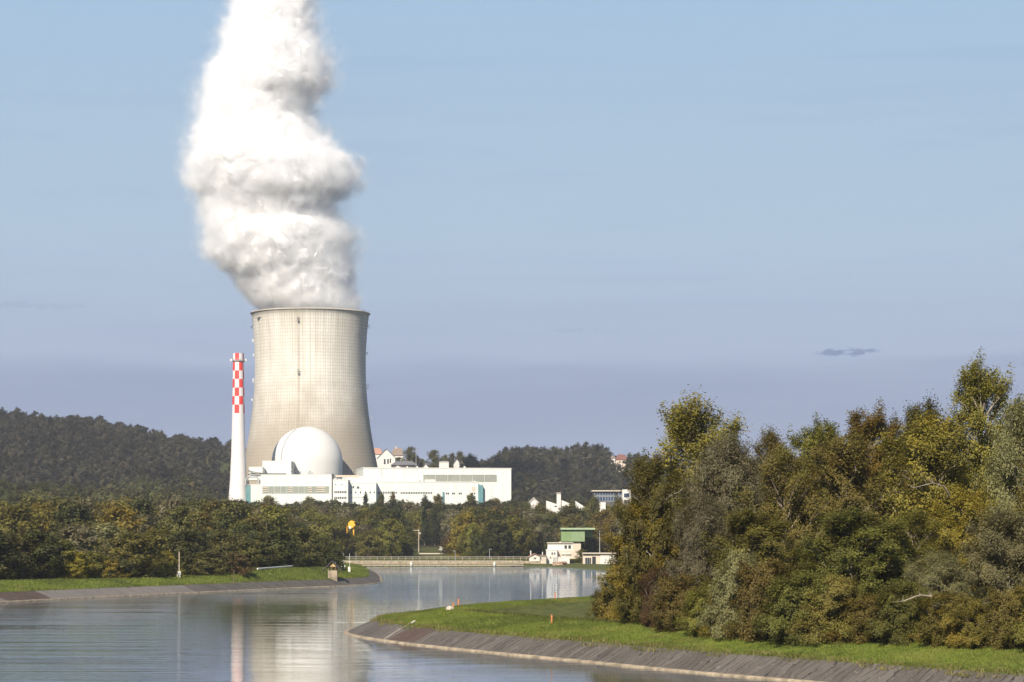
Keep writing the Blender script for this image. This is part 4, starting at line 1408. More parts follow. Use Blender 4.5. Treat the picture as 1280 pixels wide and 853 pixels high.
x = 472.0
for i in range(12):
    low_win(x, x + 1.25, 614.9, 617.3); x += 2.05
x = 500.5
for i in range(19):
    low_win(x, x + 1.25, 615.2, 617.6); x += 2.1
for x in (557, 559.2, 564.4, 566.6, 573, 575.2, 589.4, 592.0):
    low_win(x, x + 1.6, 616.0, 618.3)
low_win(589.3, 594, 608.8, 614.2, 'render_tan', 'louvre_panel', 2.60, .095)
low_win(552.5, 554.6, 615, 640, 'teal', 'corner_panel', 3.2, .99)
low_win(597.2, 603, 606.5, 640, 'teal', 'stair_panel', 3.3, 3.2)
for x0, x1, y0, y1, mt in ((530.5, 544, 599.6, 602.8, 'white_paint'), (523, 526, 600.5, 602.8, 'steel'), (591.5, 594, 601.4, 602.8, 'white_paint'), (571, 573, 602, 602.8, 'white_paint'), (488, 492, 600.8, 602.8, 'white_paint')):
    u0, u1 = hp_(x0, 603)[0], hp_(x1, 603)[0]
    mb = MB(); mb.box(hx0 + u0, hx0 + u1, hy0 - 2.0, hy0 - .4, zlow, zlow + (603 - y0) * .477); mb.build('roof_vent', M[mt], lowr)

# ------------------------------------------------------------------ village on the hill


def house(name, label, x0, x1, yr, ye, yb, Y, roof, wallm, gable=True, depth=12.0, group='village houses above the turbine hall', wins=(), chimney=None):
    a, b = P(x0, yb, Y), P(x1, yb, Y)
    ze, zr = CAM_H + (HY - ye) / F * Y, CAM_H + (HY - yr) / F * Y
    zb = min(a[2], hz((a[0] + b[0]) / 2, Y)) - .5
    H_ = thing(name, label, 'house', ((a[0] + b[0]) / 2, Y, zb), group)
    xm = (a[0] + b[0]) / 2
    mb = MB()
    if gable:
        mb.prism([(a[0], zb), (b[0], zb), (b[0], ze), (xm, zr - .3), (a[0], ze)], Y, Y + depth)
    else:
        mb.box(a[0], b[0], Y, Y + depth, zb, ze)
    mb.build('wall', M[wallm], H_)
    rf = MB()
    ov = .7
    if gable:
        th = .35
        dz = (zr - ze) / max(.1, (xm - a[0])) * ov
        for s, xe in ((-1, a[0]), (1, b[0])):
            xo = xe + s * ov
            rf.prism([(xo, ze - dz), (xm, zr), (xm, zr + th), (xo, ze - dz + th)] if s < 0 else [(xm, zr), (xo, ze - dz), (xo, ze - dz + th), (xm, zr + th)], Y - ov, Y + depth + ov)
    else:   # ridge across the view
        rf.add([(a[0] - ov, Y - ov, ze), (b[0] + ov, Y - ov, ze), (b[0] + ov, Y + depth + ov, ze), (a[0] - ov, Y + depth + ov, ze), (a[0] + (b[0] - a[0]) * .2, Y + depth / 2, zr), (b[0] - (b[0] - a[0]) * .2, Y + depth / 2, zr)],
               [(0, 1, 5, 4), (1, 2, 5), (2, 3, 4, 5), (3, 0, 4), (3, 2, 1, 0)])
    r = rf.build('roof', M[roof], H_)
    if chimney:
        q = P(chimney, yr, Y)
        m = MB(); m.box(q[0] - .5, q[0] + .5, Y + depth / 2 - .5, Y + depth / 2 + .5, zr - 2.0, zr + 1.3); m.build('chimney_stack', M['render_tan'], r)
    for wx0, wx1, wy0, wy1 in wins:
        m = MB(); m.pbox(wx0, wx1, wy0, wy1, Y - .06, .055); m.build('window', M['dark_glass'], H_)
    return H_


house('house', 'white gabled house with a dark roof just beside the tower foot on the village hill', 472, 494, 561.5, 572.5, 584, 1995, 'roof_grey', 'render_white', wins=((479.8, 482, 574, 580.5), (484, 486, 574, 580), (487.2, 488.8, 573.4, 579)))
house('house', 'pinkish roof half hidden behind the cooling tower', 462, 478, 560, 568, 584, 2030, 'roof_pink', 'render_white', gable=False)
house('house', 'house with brown grey hipped roof behind the white gable', 489, 504, 560, 569.5, 580, 2045, 'roof_brown', 'render_white', gable=False, chimney=494.5)
house('house', 'salmon fronted house with a low clay roof in the middle of the village', 508, 524, 568, 573.5, 582, 2010, 'roof_pink', 'render_salmon' if 'render_salmon' in M else 'roof_pink', wins=())
house('barn', 'long barn with a wide dark grey roof along the village edge', 489, 521, 576.4, 581.5, 588, 1980, 'roof_grey', 'wood_dark', gable=False, depth=9)
house('house', 'tiny cream gable showing just above the hall roof', 491, 503, 581.6, 585, 590, 1965, 'roof_brown', 'render_white', depth=8)
house('house', 'small white gable just above the hall roof past the long barn', 528, 536, 580, 585, 592, 1965, 'roof_brown', 'render_white', depth=8)
house('shed', 'long white shed among the trees at the village end', 549, 561, 576.4, 577.4, 582, 1995, 'render_white', 'render_white', gable=False)
house('house', 'small bright white gable at the village end by the dark hill', 567, 575, 574, 579.5, 584, 1985, 'roof_grey', 'render_white', depth=9)
house('house', 'small house with a faded pink roof by the dark hill', 577, 585, 574.6, 577.5, 583, 2005, 'roof_pink', 'render_tan', gable=False)
sp_t = thing('church_spire', 'thin pale church spire poking out of trees on the village skyline', 'spire', P(579, 585, 2045))
mb = MB(); mb.lathe(P(579, 0, 2045)[0], 2045, [(1.0, CAM_H + (HY - 584) / F * 2045), (1.0, CAM_H + (HY - 574) / F * 2045), (1.25, CAM_H + (HY - 574) / F * 2045 + .02)], 8); mb.build('tower', M['render_white'], sp_t)
mb = MB(); mb.lathe(P(579, 0, 2045)[0], 2045, [(1.25, CAM_H + (HY - 573.9) / F * 2045), (.03, CAM_H + (HY - 567) / F * 2045)], 8); mb.build('spire_cap', M['render_white'], sp_t)
house('house', 'red roofed house high on the wooded hill beside the copse', 770, 784, 568, 575, 581, 2140, 'roof_red', 'render_tan', gable=False, group='houses on the wooded hill', wins=((774, 775.6, 576.5, 579), (779, 780.6, 576.5, 579)))
house('house', 'pale house wall beside the red roof on the wooded hill', 764, 769, 570, 573, 578, 2150, 'roof_brown', 'render_white', gable=False, depth=8, group='houses on the wooded hill')
house('house', 'grey roof end showing through the trees behind the far bank row', 193, 205, 663, 670, 682, 640, 'roof_grey', 'render_tan', depth=8, group='houses in the valley wood')

# ------------------------------------------------------------------ white works and the dark blue office on the slope
Yw = 1120.0
B = thing('white_works', 'white factory with sloped roofs and a square white tower among the trees', 'factory', P(700, 640, Yw))


def zz(y, Y): return CAM_H + (HY - y) / F * Y
def xx(x, Y): return (x - 640) / F * Y


mb = MB()
mb.prism([(xx(683, Yw), zz(650, Yw)), (xx(696, Yw), zz(650, Yw)), (xx(696, Yw), zz(630.5, Yw)), (xx(683, Yw), zz(626, Yw))], Yw, Yw + 14)
mb.prism([(xx(701.2, Yw), zz(650, Yw)), (xx(712, Yw), zz(650, Yw)), (xx(712, Yw), zz(629.5, Yw)), (xx(701.2, Yw), zz(625, Yw))], Yw, Yw + 14)
mb.build('wall', M['render_white'], B)
mb = MB(); mb.pbox(696.1, 701.1, 617, 650, Yw - 1, 8); tw_ = mb.build('tower', M['render_white'], B)
mb = MB(); mb.pbox(695.8, 701.4, 615.9, 616.95, Yw - 1.4, 8.8); mb.build('tower_cap', M['stone_pale'], tw_)
window(B, 693, 696, 632.4, 634, Yw); window(B, 706, 708.6, 633, 636, Yw)
mb = MB()
mb.prism([(xx(720, Yw), zz(650, Yw)), (xx(735, Yw), zz(650, Yw)), (xx(735, Yw), zz(636, Yw)), (xx(720, Yw), zz(626, Yw))], Yw + 8, Yw + 22)
mb.build('side_hall', M['render_white'], B)
mb = MB(); mb.pbox(749, 757, 628, 650, Yw + 30, 12); mb.build('rear_block', M['render_white'], B)
house('house', 'small white house half hidden by trees before the white works', 662, 672, 623, 627.5, 640, 1130, 'render_white', 'render_white', gable=True, depth=9, group='houses in the valley wood')

Yb = 1280.0
B = thing('glass_office', 'dark blue glass office building with white end frame beside the copse', 'office building', P(764, 640, Yb))
mb = MB(); mb.pbox(742, 787, 614.6, 640, Yb, 20); mb.build('wall', M['dark_steel'], B)
mb = MB(); mb.pbox(740, 789, 613.0, 614.5, Yb - 1.5, 23); mb.build('roof_slab', M['stone_pale'], B)
mb = MB(); mb.pbox(778, 789, 612, 637, Yb - 3, 1.45); mb.build('end_frame', M['render_white'], B)
window(B, 780, 787, 617, 622, Yb - 3.0, 'blue_glass'); window(B, 780, 787, 625, 630, Yb - 3.0, 'blue_glass')
band(B, 743, 777, 615.4, 619.2, Yb, 10, 'blue_glass', gap=.5, frame='steel')
band(B, 743, 777, 621, 626.5, Yb, 10, 'blue_glass', gap=.5, frame='steel')

# ------------------------------------------------------------------ pumping station by the far bank
Yp = 862.0
B = thing('pumping_house', 'white two storey pumping house with stepped walls by the far bank', 'building', P(700, 706, Yp))
wall(B, 683, 696.5, 688.4, Yp, 12, 'render_white', y1=706)
mb = MB(); mb.pbox(684.6, 715.8, 679.4, 688.3, Yp + 3.6, 8); up = mb.build('upper_storey', M['render_white'], B)
mb = MB(); mb.pbox(683.8, 716.6, 678.2, 679.3, Yp + 3.0, 9.2); mb.build('roof', M['stone_pale'], up)
mb = MB(); mb.pbox(696.6, 715, 688.4, 696, Yp + 3.2, 8); mb.build('middle_wall', M['render_tan'], B)
mb = MB(); mb.pbox(696.6, 712, 696.2, 706, Yp + .6, 8); mb.build('ground_floor', M['render_white'], B)
mb = MB(); mb.pbox(701.5, 713.5, 691.9, 693.2, Yp + 2.6, .58); mb.build('ledge', M['render_white'], B)
for x0, x1, y0, y1, YY in ((705.6, 708.6, 681.8, 685.8, Yp + 3.6), (710.4, 713.6, 681.8, 685.8, Yp + 3.6), (689.4, 691.2, 690.8, 693, Yp), (692.6, 694.2, 690.8, 693, Yp), (687.4, 688.6, 696, 697.6, Yp)):
    w = MB(); w.pbox(x0, x1, y0, y1, YY - .06, .055); w = w.build('window', M['dark_glass'], B)
    s = MB(); s.pbox(x0 - .3, x1 + .3, y1 + .05, y1 + .4, YY - .22, .215); s.build('sill', M['stone_pale'], w)
mb = MB(); mb.pbox(691.5, 695, 697, 705.5, Yp - .08, .075); mb.build('door', M['steel'], B)

B = thing('green_topped_block', 'green sheet metal block standing high behind the white pumping house', 'machine house', P(722, 700, 885))
mb = MB(); mb.pbox(701.5, 731, 662.4, 677.2, 885, 12); w = mb.build('wall', M['green_metal'], B)
sd = MB()
for i in range(15):
    sd.pbox(714.6 + i * 1.1, 715.0 + i * 1.1, 664.8, 677.0, 884.9, .095)
sd.build('rib', M['green_light'], w)
mb = MB(); mb.pbox(700.8, 744, 660, 662.3, 884, 14); mb.build('roof', M['green_light'], B)
mb = MB(); mb.pbox(731.1, 741, 662.4, 672, 889, 8); mb.build('side_bay', M['green_metal'], B)
for x in (704.4, 706.6, 713.2, 715.4):
    window(B, x, x + 1.4, 663, 664.4, 885)
mb = MB(); mb.pbox(699, 726, 677.3, 700, 886, 10); mb.build('plinth', M['render_tan'], B)

B = thing('gatehouse', 'small white gatehouse with low gable and lean-to beside the quay railing', 'house', P(672, 706, 858))
mb = MB(); a0, a1 = xx(661.5, 858), xx(683, 858)
mb.prism([(a0, zz(707, 858)), (xx(674.6, 858), zz(707, 858)), (xx(674.6, 858), zz(695, 858)), (xx(668, 858), zz(692.6, 858)), (a0, zz(695.6, 858))], 858, 868)
mb.build('wall', M['render_white'], B)
mb = MB()
mb.prism([(xx(659.4, 858), zz(697.0, 858)), (xx(668, 858), zz(692.5, 858)), (xx(668, 858), zz(692.0, 858)), (xx(659.4, 858), zz(696.4, 858))], 857.4, 868.6)
mb.prism([(xx(668, 858), zz(692.5, 858)), (xx(675.4, 858), zz(695.3, 858)), (xx(675.4, 858), zz(694.8, 858)), (xx(668, 858), zz(692.0, 858))], 857.4, 868.6)
rf = mb.build('roof', M['roof_pink'], B)
m = MB(); m.pbox(662.8, 664, 688.5, 694, 862, 1); m.build('chimney_stack', M['render_white'], rf)
m = MB(); m.pbox(677.6, 678.6, 690, 694, 862, 1); m.build('chimney_stack', M['render_white'], rf)
mb = MB(); mb.pbox(674.7, 682.8, 695.2, 707, 859, 8); mb.build('lean_to', M['stone_pale'], B)
mb = MB(); mb.pbox(674.7, 683, 694.0, 695.1, 858.6, 9); mb.build('lean_to_roof', M['roof_brown'], B)
window(B, 667, 668.4, 697, 699.4, 858); window(B, 668.8, 670.2, 697, 699.4, 858)
window(B, 677, 680.6, 697.6, 700.4, 859, 'stone_pale')

B = thing('flat_building', 'long flat cream building with dark openings beside the pumping house', 'building', P(750, 707, 850))
mb = MB(); mb.pbox(729, 770, 692.6, 708, 850, 10); mb.build('wall', M['render_tan'], B)
mb = MB(); mb.pbox(728.4, 772, 691.2, 692.5, 849, 12); mb.build('roof', M['stone_pale'], B)
mb = MB(); mb.pbox(750.5, 768, 694.6, 706, 849.4, .55); mb.build('white_front', M['render_white'], B)
for x0, x1, y0, y1 in ((731.2, 738.8, 697.5, 706.4), (740.2, 744.8, 696, 706.4)):
    window(B, x0, x1, y0, y1, 850, 'dark_glass', nm='doorway')
mb = MB()
for x in (732, 734.4, 736.8):
    mb.pbox(x, x + .3, 697.5, 706.4, 849.85, .08)
mb.build('gate_bars', M['steel'], B)

# quay, jetty and railings on the far bank
zj = 1.05
B = thing('jetty', 'low pale jetty deck on piles along the far bank', 'jetty', (-30, 829.5, 0))
mb = MB(); mb.box(-59, 4, 828.4, 831.0, zj - .30, zj); mb.build('deck', M['kerb'], B)
for i in range(32):
    x = -58.5 + i * 2.0
    m = MB(); m.box(x - .16, x + .16, 828.8, 829.15, -1.2, zj - .303); m.box(x - .16, x + .16, 830.4, 830.7, -1.2, zj - .303); m.build('pile', M['wood_brown'] if i % 3 else M['stone_pale'], B)
m = MB(); m.box(-59, 4, 828.3, 828.39, .30, .52); m.build('waling', M['stone_pale'], B)


def railing(name, label, pts, h, step, mat, cat='railing', n_rails=2, pr=.06, rr=.06):
    pts = [Vector(p) for p in pts]
    B = thing(name, label, cat, pts[0])
    for q in range(n_rails):
        mb = MB(); z = h * (1 - q * .45)
        mb.tube([p + Vector((0, 0, z)) for p in pts], rr, 5); mb.build('rail', M[mat], B)
    for a, b in zip(pts[:-1], pts[1:]):
        n = max(1, int((b - a).length / step))
        for i in range(n + (1 if b is pts[-1] else 0)):
            p = a.lerp(b, i / n)
            mb = MB(); mb.tube([p + Vector((0, 0, -.35)), p + Vector((0, 0, h))], pr, 5); mb.build('post', M[mat], B)
    return B


railing('railing', 'pale railing along the outer edge of the jetty deck', [(-58.6, 828.7, zj), (3.6, 828.7, zj)], .95, 2.6, 'stone_pale', rr=.05, pr=.05)
railing('railing', 'long pale railing at the top of the far bank behind the jetty', [(-60, 846, 2.1), (-20, 847, 2.1), (3, 846, 2.1), (13, 838, 2.1), (17, 826, 2.1)], 1.1, 2.4, 'stone_pale', rr=.06, pr=.06)
mb = MB()
mb.box(-60, 10, 838.2, 838.8, 0.9, 1.75)
props(mb.build('retaining_wall', M['kerb']), 'low pale retaining wall behind the jetty deck', 'wall')
for x, lab in ((514, 'white round headed mooring marker on the jetty nearer the cooling tower'), (618, 'white round headed mooring marker on the jetty nearer the pumping house')):
    p = P(x, 709.6, 828.0)
    B = thing('mooring_marker', lab, 'marker', (p[0], 828.1, 0), 'white markers on the jetty edge')
    mb = MB(); mb.lathe(p[0], 828.1, [(.01, .05), (.38, .06), (.42, .5), (.40, 1.1), (.25, 1.25)], 16); mb.build('body', M['white_paint'], B, True)
    mb = MB(); mb.lathe(p[0], 828.1, [(.25, 1.25), (.30, 1.4), (.28, 1.6), (.01, 1.75)], 16); mb.build('head', M['white_paint'], B, True)
B = thing('rock_revetment', 'reddish tan heap of stones on the far bank below the pumping house', 'stone heap', (xx(699, 822), 822, 0))
rr_ = random.Random(8)
mb = MB()
for i in range(46):
    t_ = rr_.random()
    cxr, cyr, czr = xx(692 + 16 * t_, 815), 818 + rr_.uniform(-5, 5), .2 + rr_.uniform(0, 1.4)
    s = rr_.uniform(.35, .8)
    mb.lathe(cxr, cyr, [(.02, czr - s * .6), (s * .8, czr - s * .3), (s, czr + s * .1), (s * .6, czr + s * .5), (.02, czr + s * .6)], 6, a0=rr_.random())
mb.build('stones', plain('tan_rubble', (.34, .24, .17), .9, .3, .8), B)

# poles
def pole(name, label, x, yt, yb, Y, r=.09, base=False, mat='steel', group=None, arms=()):
    X = xx(x, Y); z0 = hz(X, Y)
    B = thing(name, label, 'pole', (X, Y, z0), group)
    mb = MB(); mb.tube([(X, Y, z0 - .3), (X, Y, zz(yt, Y))], [r, r * .7], 7); mb.build('shaft', M[mat], B)
    if base:
        mb = MB(); mb.box(X - .35, X + .35, Y - .35, Y + .35, z0 - .2, z0 + 1.25); mb.build('base_cabinet', M['white_paint'], B)
    for dx, y in arms:
        mb = MB(); zt = zz(y, Y); mb.box(min(X, X + dx), max(X, X + dx), Y - .06, Y + .06, zt, zt + .12); mb.build('arm', M[mat], B)
    return B


pole('mast_pole', 'thin pale pole on a white base cabinet before the bank trees', 224, 690, 722, 452, .10, True, 'render_tan')
pole('stake', 'short wooden stake at the start of the grassy mound', 292.5, 713, 721, 455, .08, False, 'wood_brown')
pole('lamp_post', 'slim lamp post on the quay in front of the clearing', 569, 689, 704, 845, .09, arms=((-.9, 689),))
pole('lamp_post', 'slim lamp post behind the quay between clearing and gatehouse', 612, 687, 702, 850, .10, arms=((.9, 687),))
pole('lamp_post', 'tall grey lamp post beside the flat cream building', 749.6, 664, 702, 862, .14)
pole('lamp_post', 'thin post behind the little white marker posts', 421.5, 688, 704, 640, .07)
pole('lamp_post', 'thin white post with lamp near the spit of the far bank', 429.5, 692, 706, 640, .08, arms=((-.6, 692),))
pole('flag_pole', 'thin mast on the grassy spit beside the white sign post', 437, 692, 713, 566, .06, mat='white_paint')
pole('lamp_post', 'thin post standing behind the end of the jetty railing', 445, 690, 704, 820, .08)
for i, (x, Y, lab) in enumerate(((419.8, 640, 'white bollard furthest back in the row on the spit'), (423.6, 622, 'second white bollard of the row on the spit counted from the back'),
                                 (427, 606, 'third white bollard of the row on the spit counted from the back'), (430.6, 590, 'white bollard of the spit row next to the white sign post'))):
    X = xx(x, Y); z0 = hz(X, Y)
    mb = MB(); mb.lathe(X, Y, [(.26, z0 - .3), (.24, z0 + .9), (.18, z0 + 1.05), (.01, z0 + 1.1)], 12)
    props(mb.build('bollard', M['white_paint'], None, True), lab, 'bollard', 'white bollards on the grassy spit')
X = xx(436.5, 545); z0 = hz(X, 545)
B = thing('sign_post', 'broad white marker post nearest the water on the grassy spit', 'marker', (X, 545, z0))
mb = MB(); mb.box(X - .26, X + .26, 544.9, 545.1, z0 - .2, z0 + 1.35); mb.build('board', M['white_paint'], B)
mb = MB(); mb.tube([(X, 545.15, z0 - .3), (X, 545.15, z0 + 1.5)], .06, 6); mb.build('post', M['steel'], B)

# mound railing: one thick pale rail on posts
pa, pb = Vector((xx(322, 480), 480, 0)), Vector((xx(371, 506), 506, 0))
for p in (pa, pb): p.z = hz(p.x, p.y)
B = thing('barrier', 'single pale rail barrier on top of the grassy mound', 'barrier', pa)
mb = MB(); mb.tube([pa + Vector((0, 0, .52)), pb + Vector((0, 0, .62))], .17, 8); mb.build('rail', M['white_paint'], B)
for i in range(6):
    p = pa.lerp(pb, .02 + .96 * i / 5)
    mb = MB(); mb.box(p.x - .07, p.x + .07, p.y + .18, p.y + .32, hz(p.x, p.y) - .3, p.z + .7); mb.build('post', M['steel'], B)

# little roofed shelter on the far bank
ys = 498
X0 = xx(415, ys); z0 = 2.0
B = thing('shelter', 'small open timber shelter with steep dark roof on a stone base by the water', 'shelter', (X0, ys, z0))
mb = MB(); mb.box(X0 - .75, X0 + 1.15, ys - 1.2, ys + 1.2, z0 - 1.8, z0 + 1.15); mb.build('stone_base', M['kerb'], B)
for dx in (-.6, .1, .85):
    for dy in (-1.0, 1.0):
        mb = MB(); mb.box(X0 + dx - .08, X0 + dx + .08, ys + dy - .08, ys + dy + .08, z0 + 1.153, z0 + 2.1); mb.build('post', M['wood_brown'], B)
mb = MB()
mb.prism([(X0 - 1.75, z0 + 1.05), (X0 + .1, z0 + 3.0), (X0 + .1, z0 + 3.22), (X0 - 1.95, z0 + 1.15)], ys - 1.6, ys + 1.6)
mb.prism([(X0 + .1, z0 + 3.0), (X0 + 2.0, z0 + 1.0), (X0 + 2.1, z0 + 1.1), (X0 + .1, z0 + 3.22)], ys - 1.6, ys + 1.6)
mb.build('roof', M['wood_dark'], B)
mb = MB(); mb.prism([(X0 - .9, z0 + 1.9), (X0 + 1.1, z0 + 1.9), (X0 + .1, z0 + 2.95)], ys - 1.05, ys - .95); mb.build('gable_board', plain('yellow_pine', (.42, .30, .14), .8, .2, 2.0), B)

# near bank: slip rails on the paved slope
B = thing('slip_rail', 'pair of long pale beams lying up the paved slope', 'beam', (-14.0, 238.5, .3))
for k, (a, b) in enumerate((((477, 802.0), (518.5, 776.6)), ((481.5, 802.6), (513, 784)))):
    m = MB()
    p, q = P(a[0], a[1], 232.3), P(b[0], b[1], 236.5)
    m.tube([p, q], .11 if k == 0 else .07, 6); m.build('beam', M['stone_pale'], B)
# orange pegs
for x, yb, Y, h, lab in ((573, 756, 268, .85, 'orange peg at the back of the grass rim beside the meadow corner'), (566.5, 764, 253, .75, 'orange peg beside a pale stone on the grass rim'),
                         (694, 750, 296, .8, 'orange peg on the far rim of the meadow'), (689.5, 778, 218, .7, 'orange peg on the near rim of the meadow'), (1110, 804, 175.5, .55, 'lone orange peg at the foot of the bushes')):
    X = xx(x, Y); z0 = hz(X, Y)
    B = thing('survey_peg', lab, 'peg', (X, Y, z0), 'orange pegs in the grass')
    mb = MB(); mb.box(X - .07, X + .07, Y - .07, Y + .07, z0 - .2, z0 + h); mb.build('post', M['orange'], B)
    mb = MB(); mb.add([(X - .1, Y - .1, z0 + h + .003), (X + .1, Y - .1, z0 + h + .003), (X + .1, Y + .1, z0 + h + .003), (X - .1, Y + .1, z0 + h + .003), (X, Y, z0 + h + .10)], [(0, 1, 4), (1, 2, 4), (2, 3, 4), (3, 0, 4), (3, 2, 1, 0)]); mb.build('cap', M['wood_brown'], B)
X = xx(562.5, 252); z0 = hz(X, 252)
mb = MB(); mb.lathe(X, 252, [(.02, z0 - .2), (.45, z0 - .1), (.42, z0 + .28), (.22, z0 + .42), (.02, z0 + .45)], 7, a0=.4)
props(mb.build('boulder', M['stone_pale']), 'pale stone lying in the grass beside an orange peg', 'stone')

# yellow lifting frame and pole gantry in the wood edge
Yg = 900
B = thing('lifting_gantry', 'tall yellow lifting gantry standing among the trees behind the quay', 'gantry', (xx(440, Yg), Yg, hz(xx(440, Yg), Yg)))
zg2 = hz(xx(440, Yg), Yg)
for x in (433.6, 442):
    mb = MB(); mb.box(xx(x, Yg) - .22, xx(x, Yg) + .22, Yg - .2, Yg + .2, zg2 - .3, zz(657, Yg)); mb.build('leg', M['yellow_paint'], B)
mb = MB()
mb.prism([(xx(435.2, Yg), zz(659.0, Yg)), (xx(440.5, Yg), zz(660.4, Yg)), (xx(444.6, Yg), zz(656.6, Yg)), (xx(442.6, Yg), zz(653.4, Yg)), (xx(443.8, Yg), zz(651.6, Yg)), (xx(438.6, Yg), zz(651, Yg)), (xx(435.6, Yg), zz(653.6, Yg))], Yg - 1.1, Yg - .21)
mb.build('hoist_head', M['yellow_paint'], B)
mb = MB(); mb.pbox(436, 439, 658, 661, Yg - 1.4, .29); mb.build('control_box', M['white_paint'], B)
mb = MB(); mb.pbox(435.4, 439.6, 674, 676, Yg - .6, .4); mb.build('sign', M['white_paint'], B)

Yq = 985
B = thing('pole_gantry', 'pale goal shaped pole frame at the back of the grassy clearing', 'pole frame', (xx(519, Yq), Yq, hz(xx(519, Yq), Yq)))
for x in (514, 523.4):
    X = xx(x, Yq); mb = MB(); mb.tube([(X, Yq, hz(X, Yq) - .3), (X, Yq, zz(662.4, Yq))], [.18, .14], 7); mb.build('post', M['stone_pale'], B)
mb = MB(); mb.box(xx(513.2, Yq), xx(524.4, Yq), Yq - .1, Yq + .1, zz(663.4, Yq), zz(662.7, Yq)); mb.build('crossbar', M['stone_pale'], B)
mb = MB(); mb.pbox(524.2, 525.4, 665.6, 668, Yq - .3, .3); mb.build('insulator', M['white_paint'], B)
X = xx(551, 990); z0 = hz(X, 990)
B = thing('notice_board', 'small white board at the back edge of the clearing', 'sign', (X, 990, z0))
mb = MB(); mb.box(X - .85, X + .65, 989.9, 990.0, z0 + .8, z0 + 2.4); mb.build('board', M['white_paint'], B)
mb = MB(); mb.box(X - .06, X + .06, 990.003, 990.1, z0 - .2, z0 + 2.3); mb.build('post', M['steel'], B)
pth = MB()
for (x0, x1, Y) in ((524, 560, 960),):
    pth.box(xx(x0, Y), xx(x1, Y), Y, Y + 9, hz(xx(542, Y), Y) + .05, hz(xx(542, Y), Y) + .45)
props(pth.build('path', M['stone_pale']), kind='structure')

# ------------------------------------------------------------------ steam plume
tab = [(400, 318, 458), (388, 316, 456), (376, 302, 456), (360, 290, 452), (345, 282, 449), (330, 262, 448), (310, 252, 447), (290, 250, 448), (270, 250, 428), (252, 246, 428), (238, 236, 449), (215, 229, 452),
       (200, 230, 446), (185, 232, 424), (165, 236, 410), (145, 242, 400), (125, 246, 402), (105, 250, 418), (85, 256, 419), (65, 270, 415), (45, 275, 405), (20, 280, 400), (0, 284, 396), (-30, 276, 402), (-70, 262, 408), (-110, 255, 410)]
PL = thing('steam_plume', 'tall billowing white steam plume rising from the cooling tower', 'steam plume', (tx0, YT, 159))
ZLO, ZHI = -8.0, 262.0


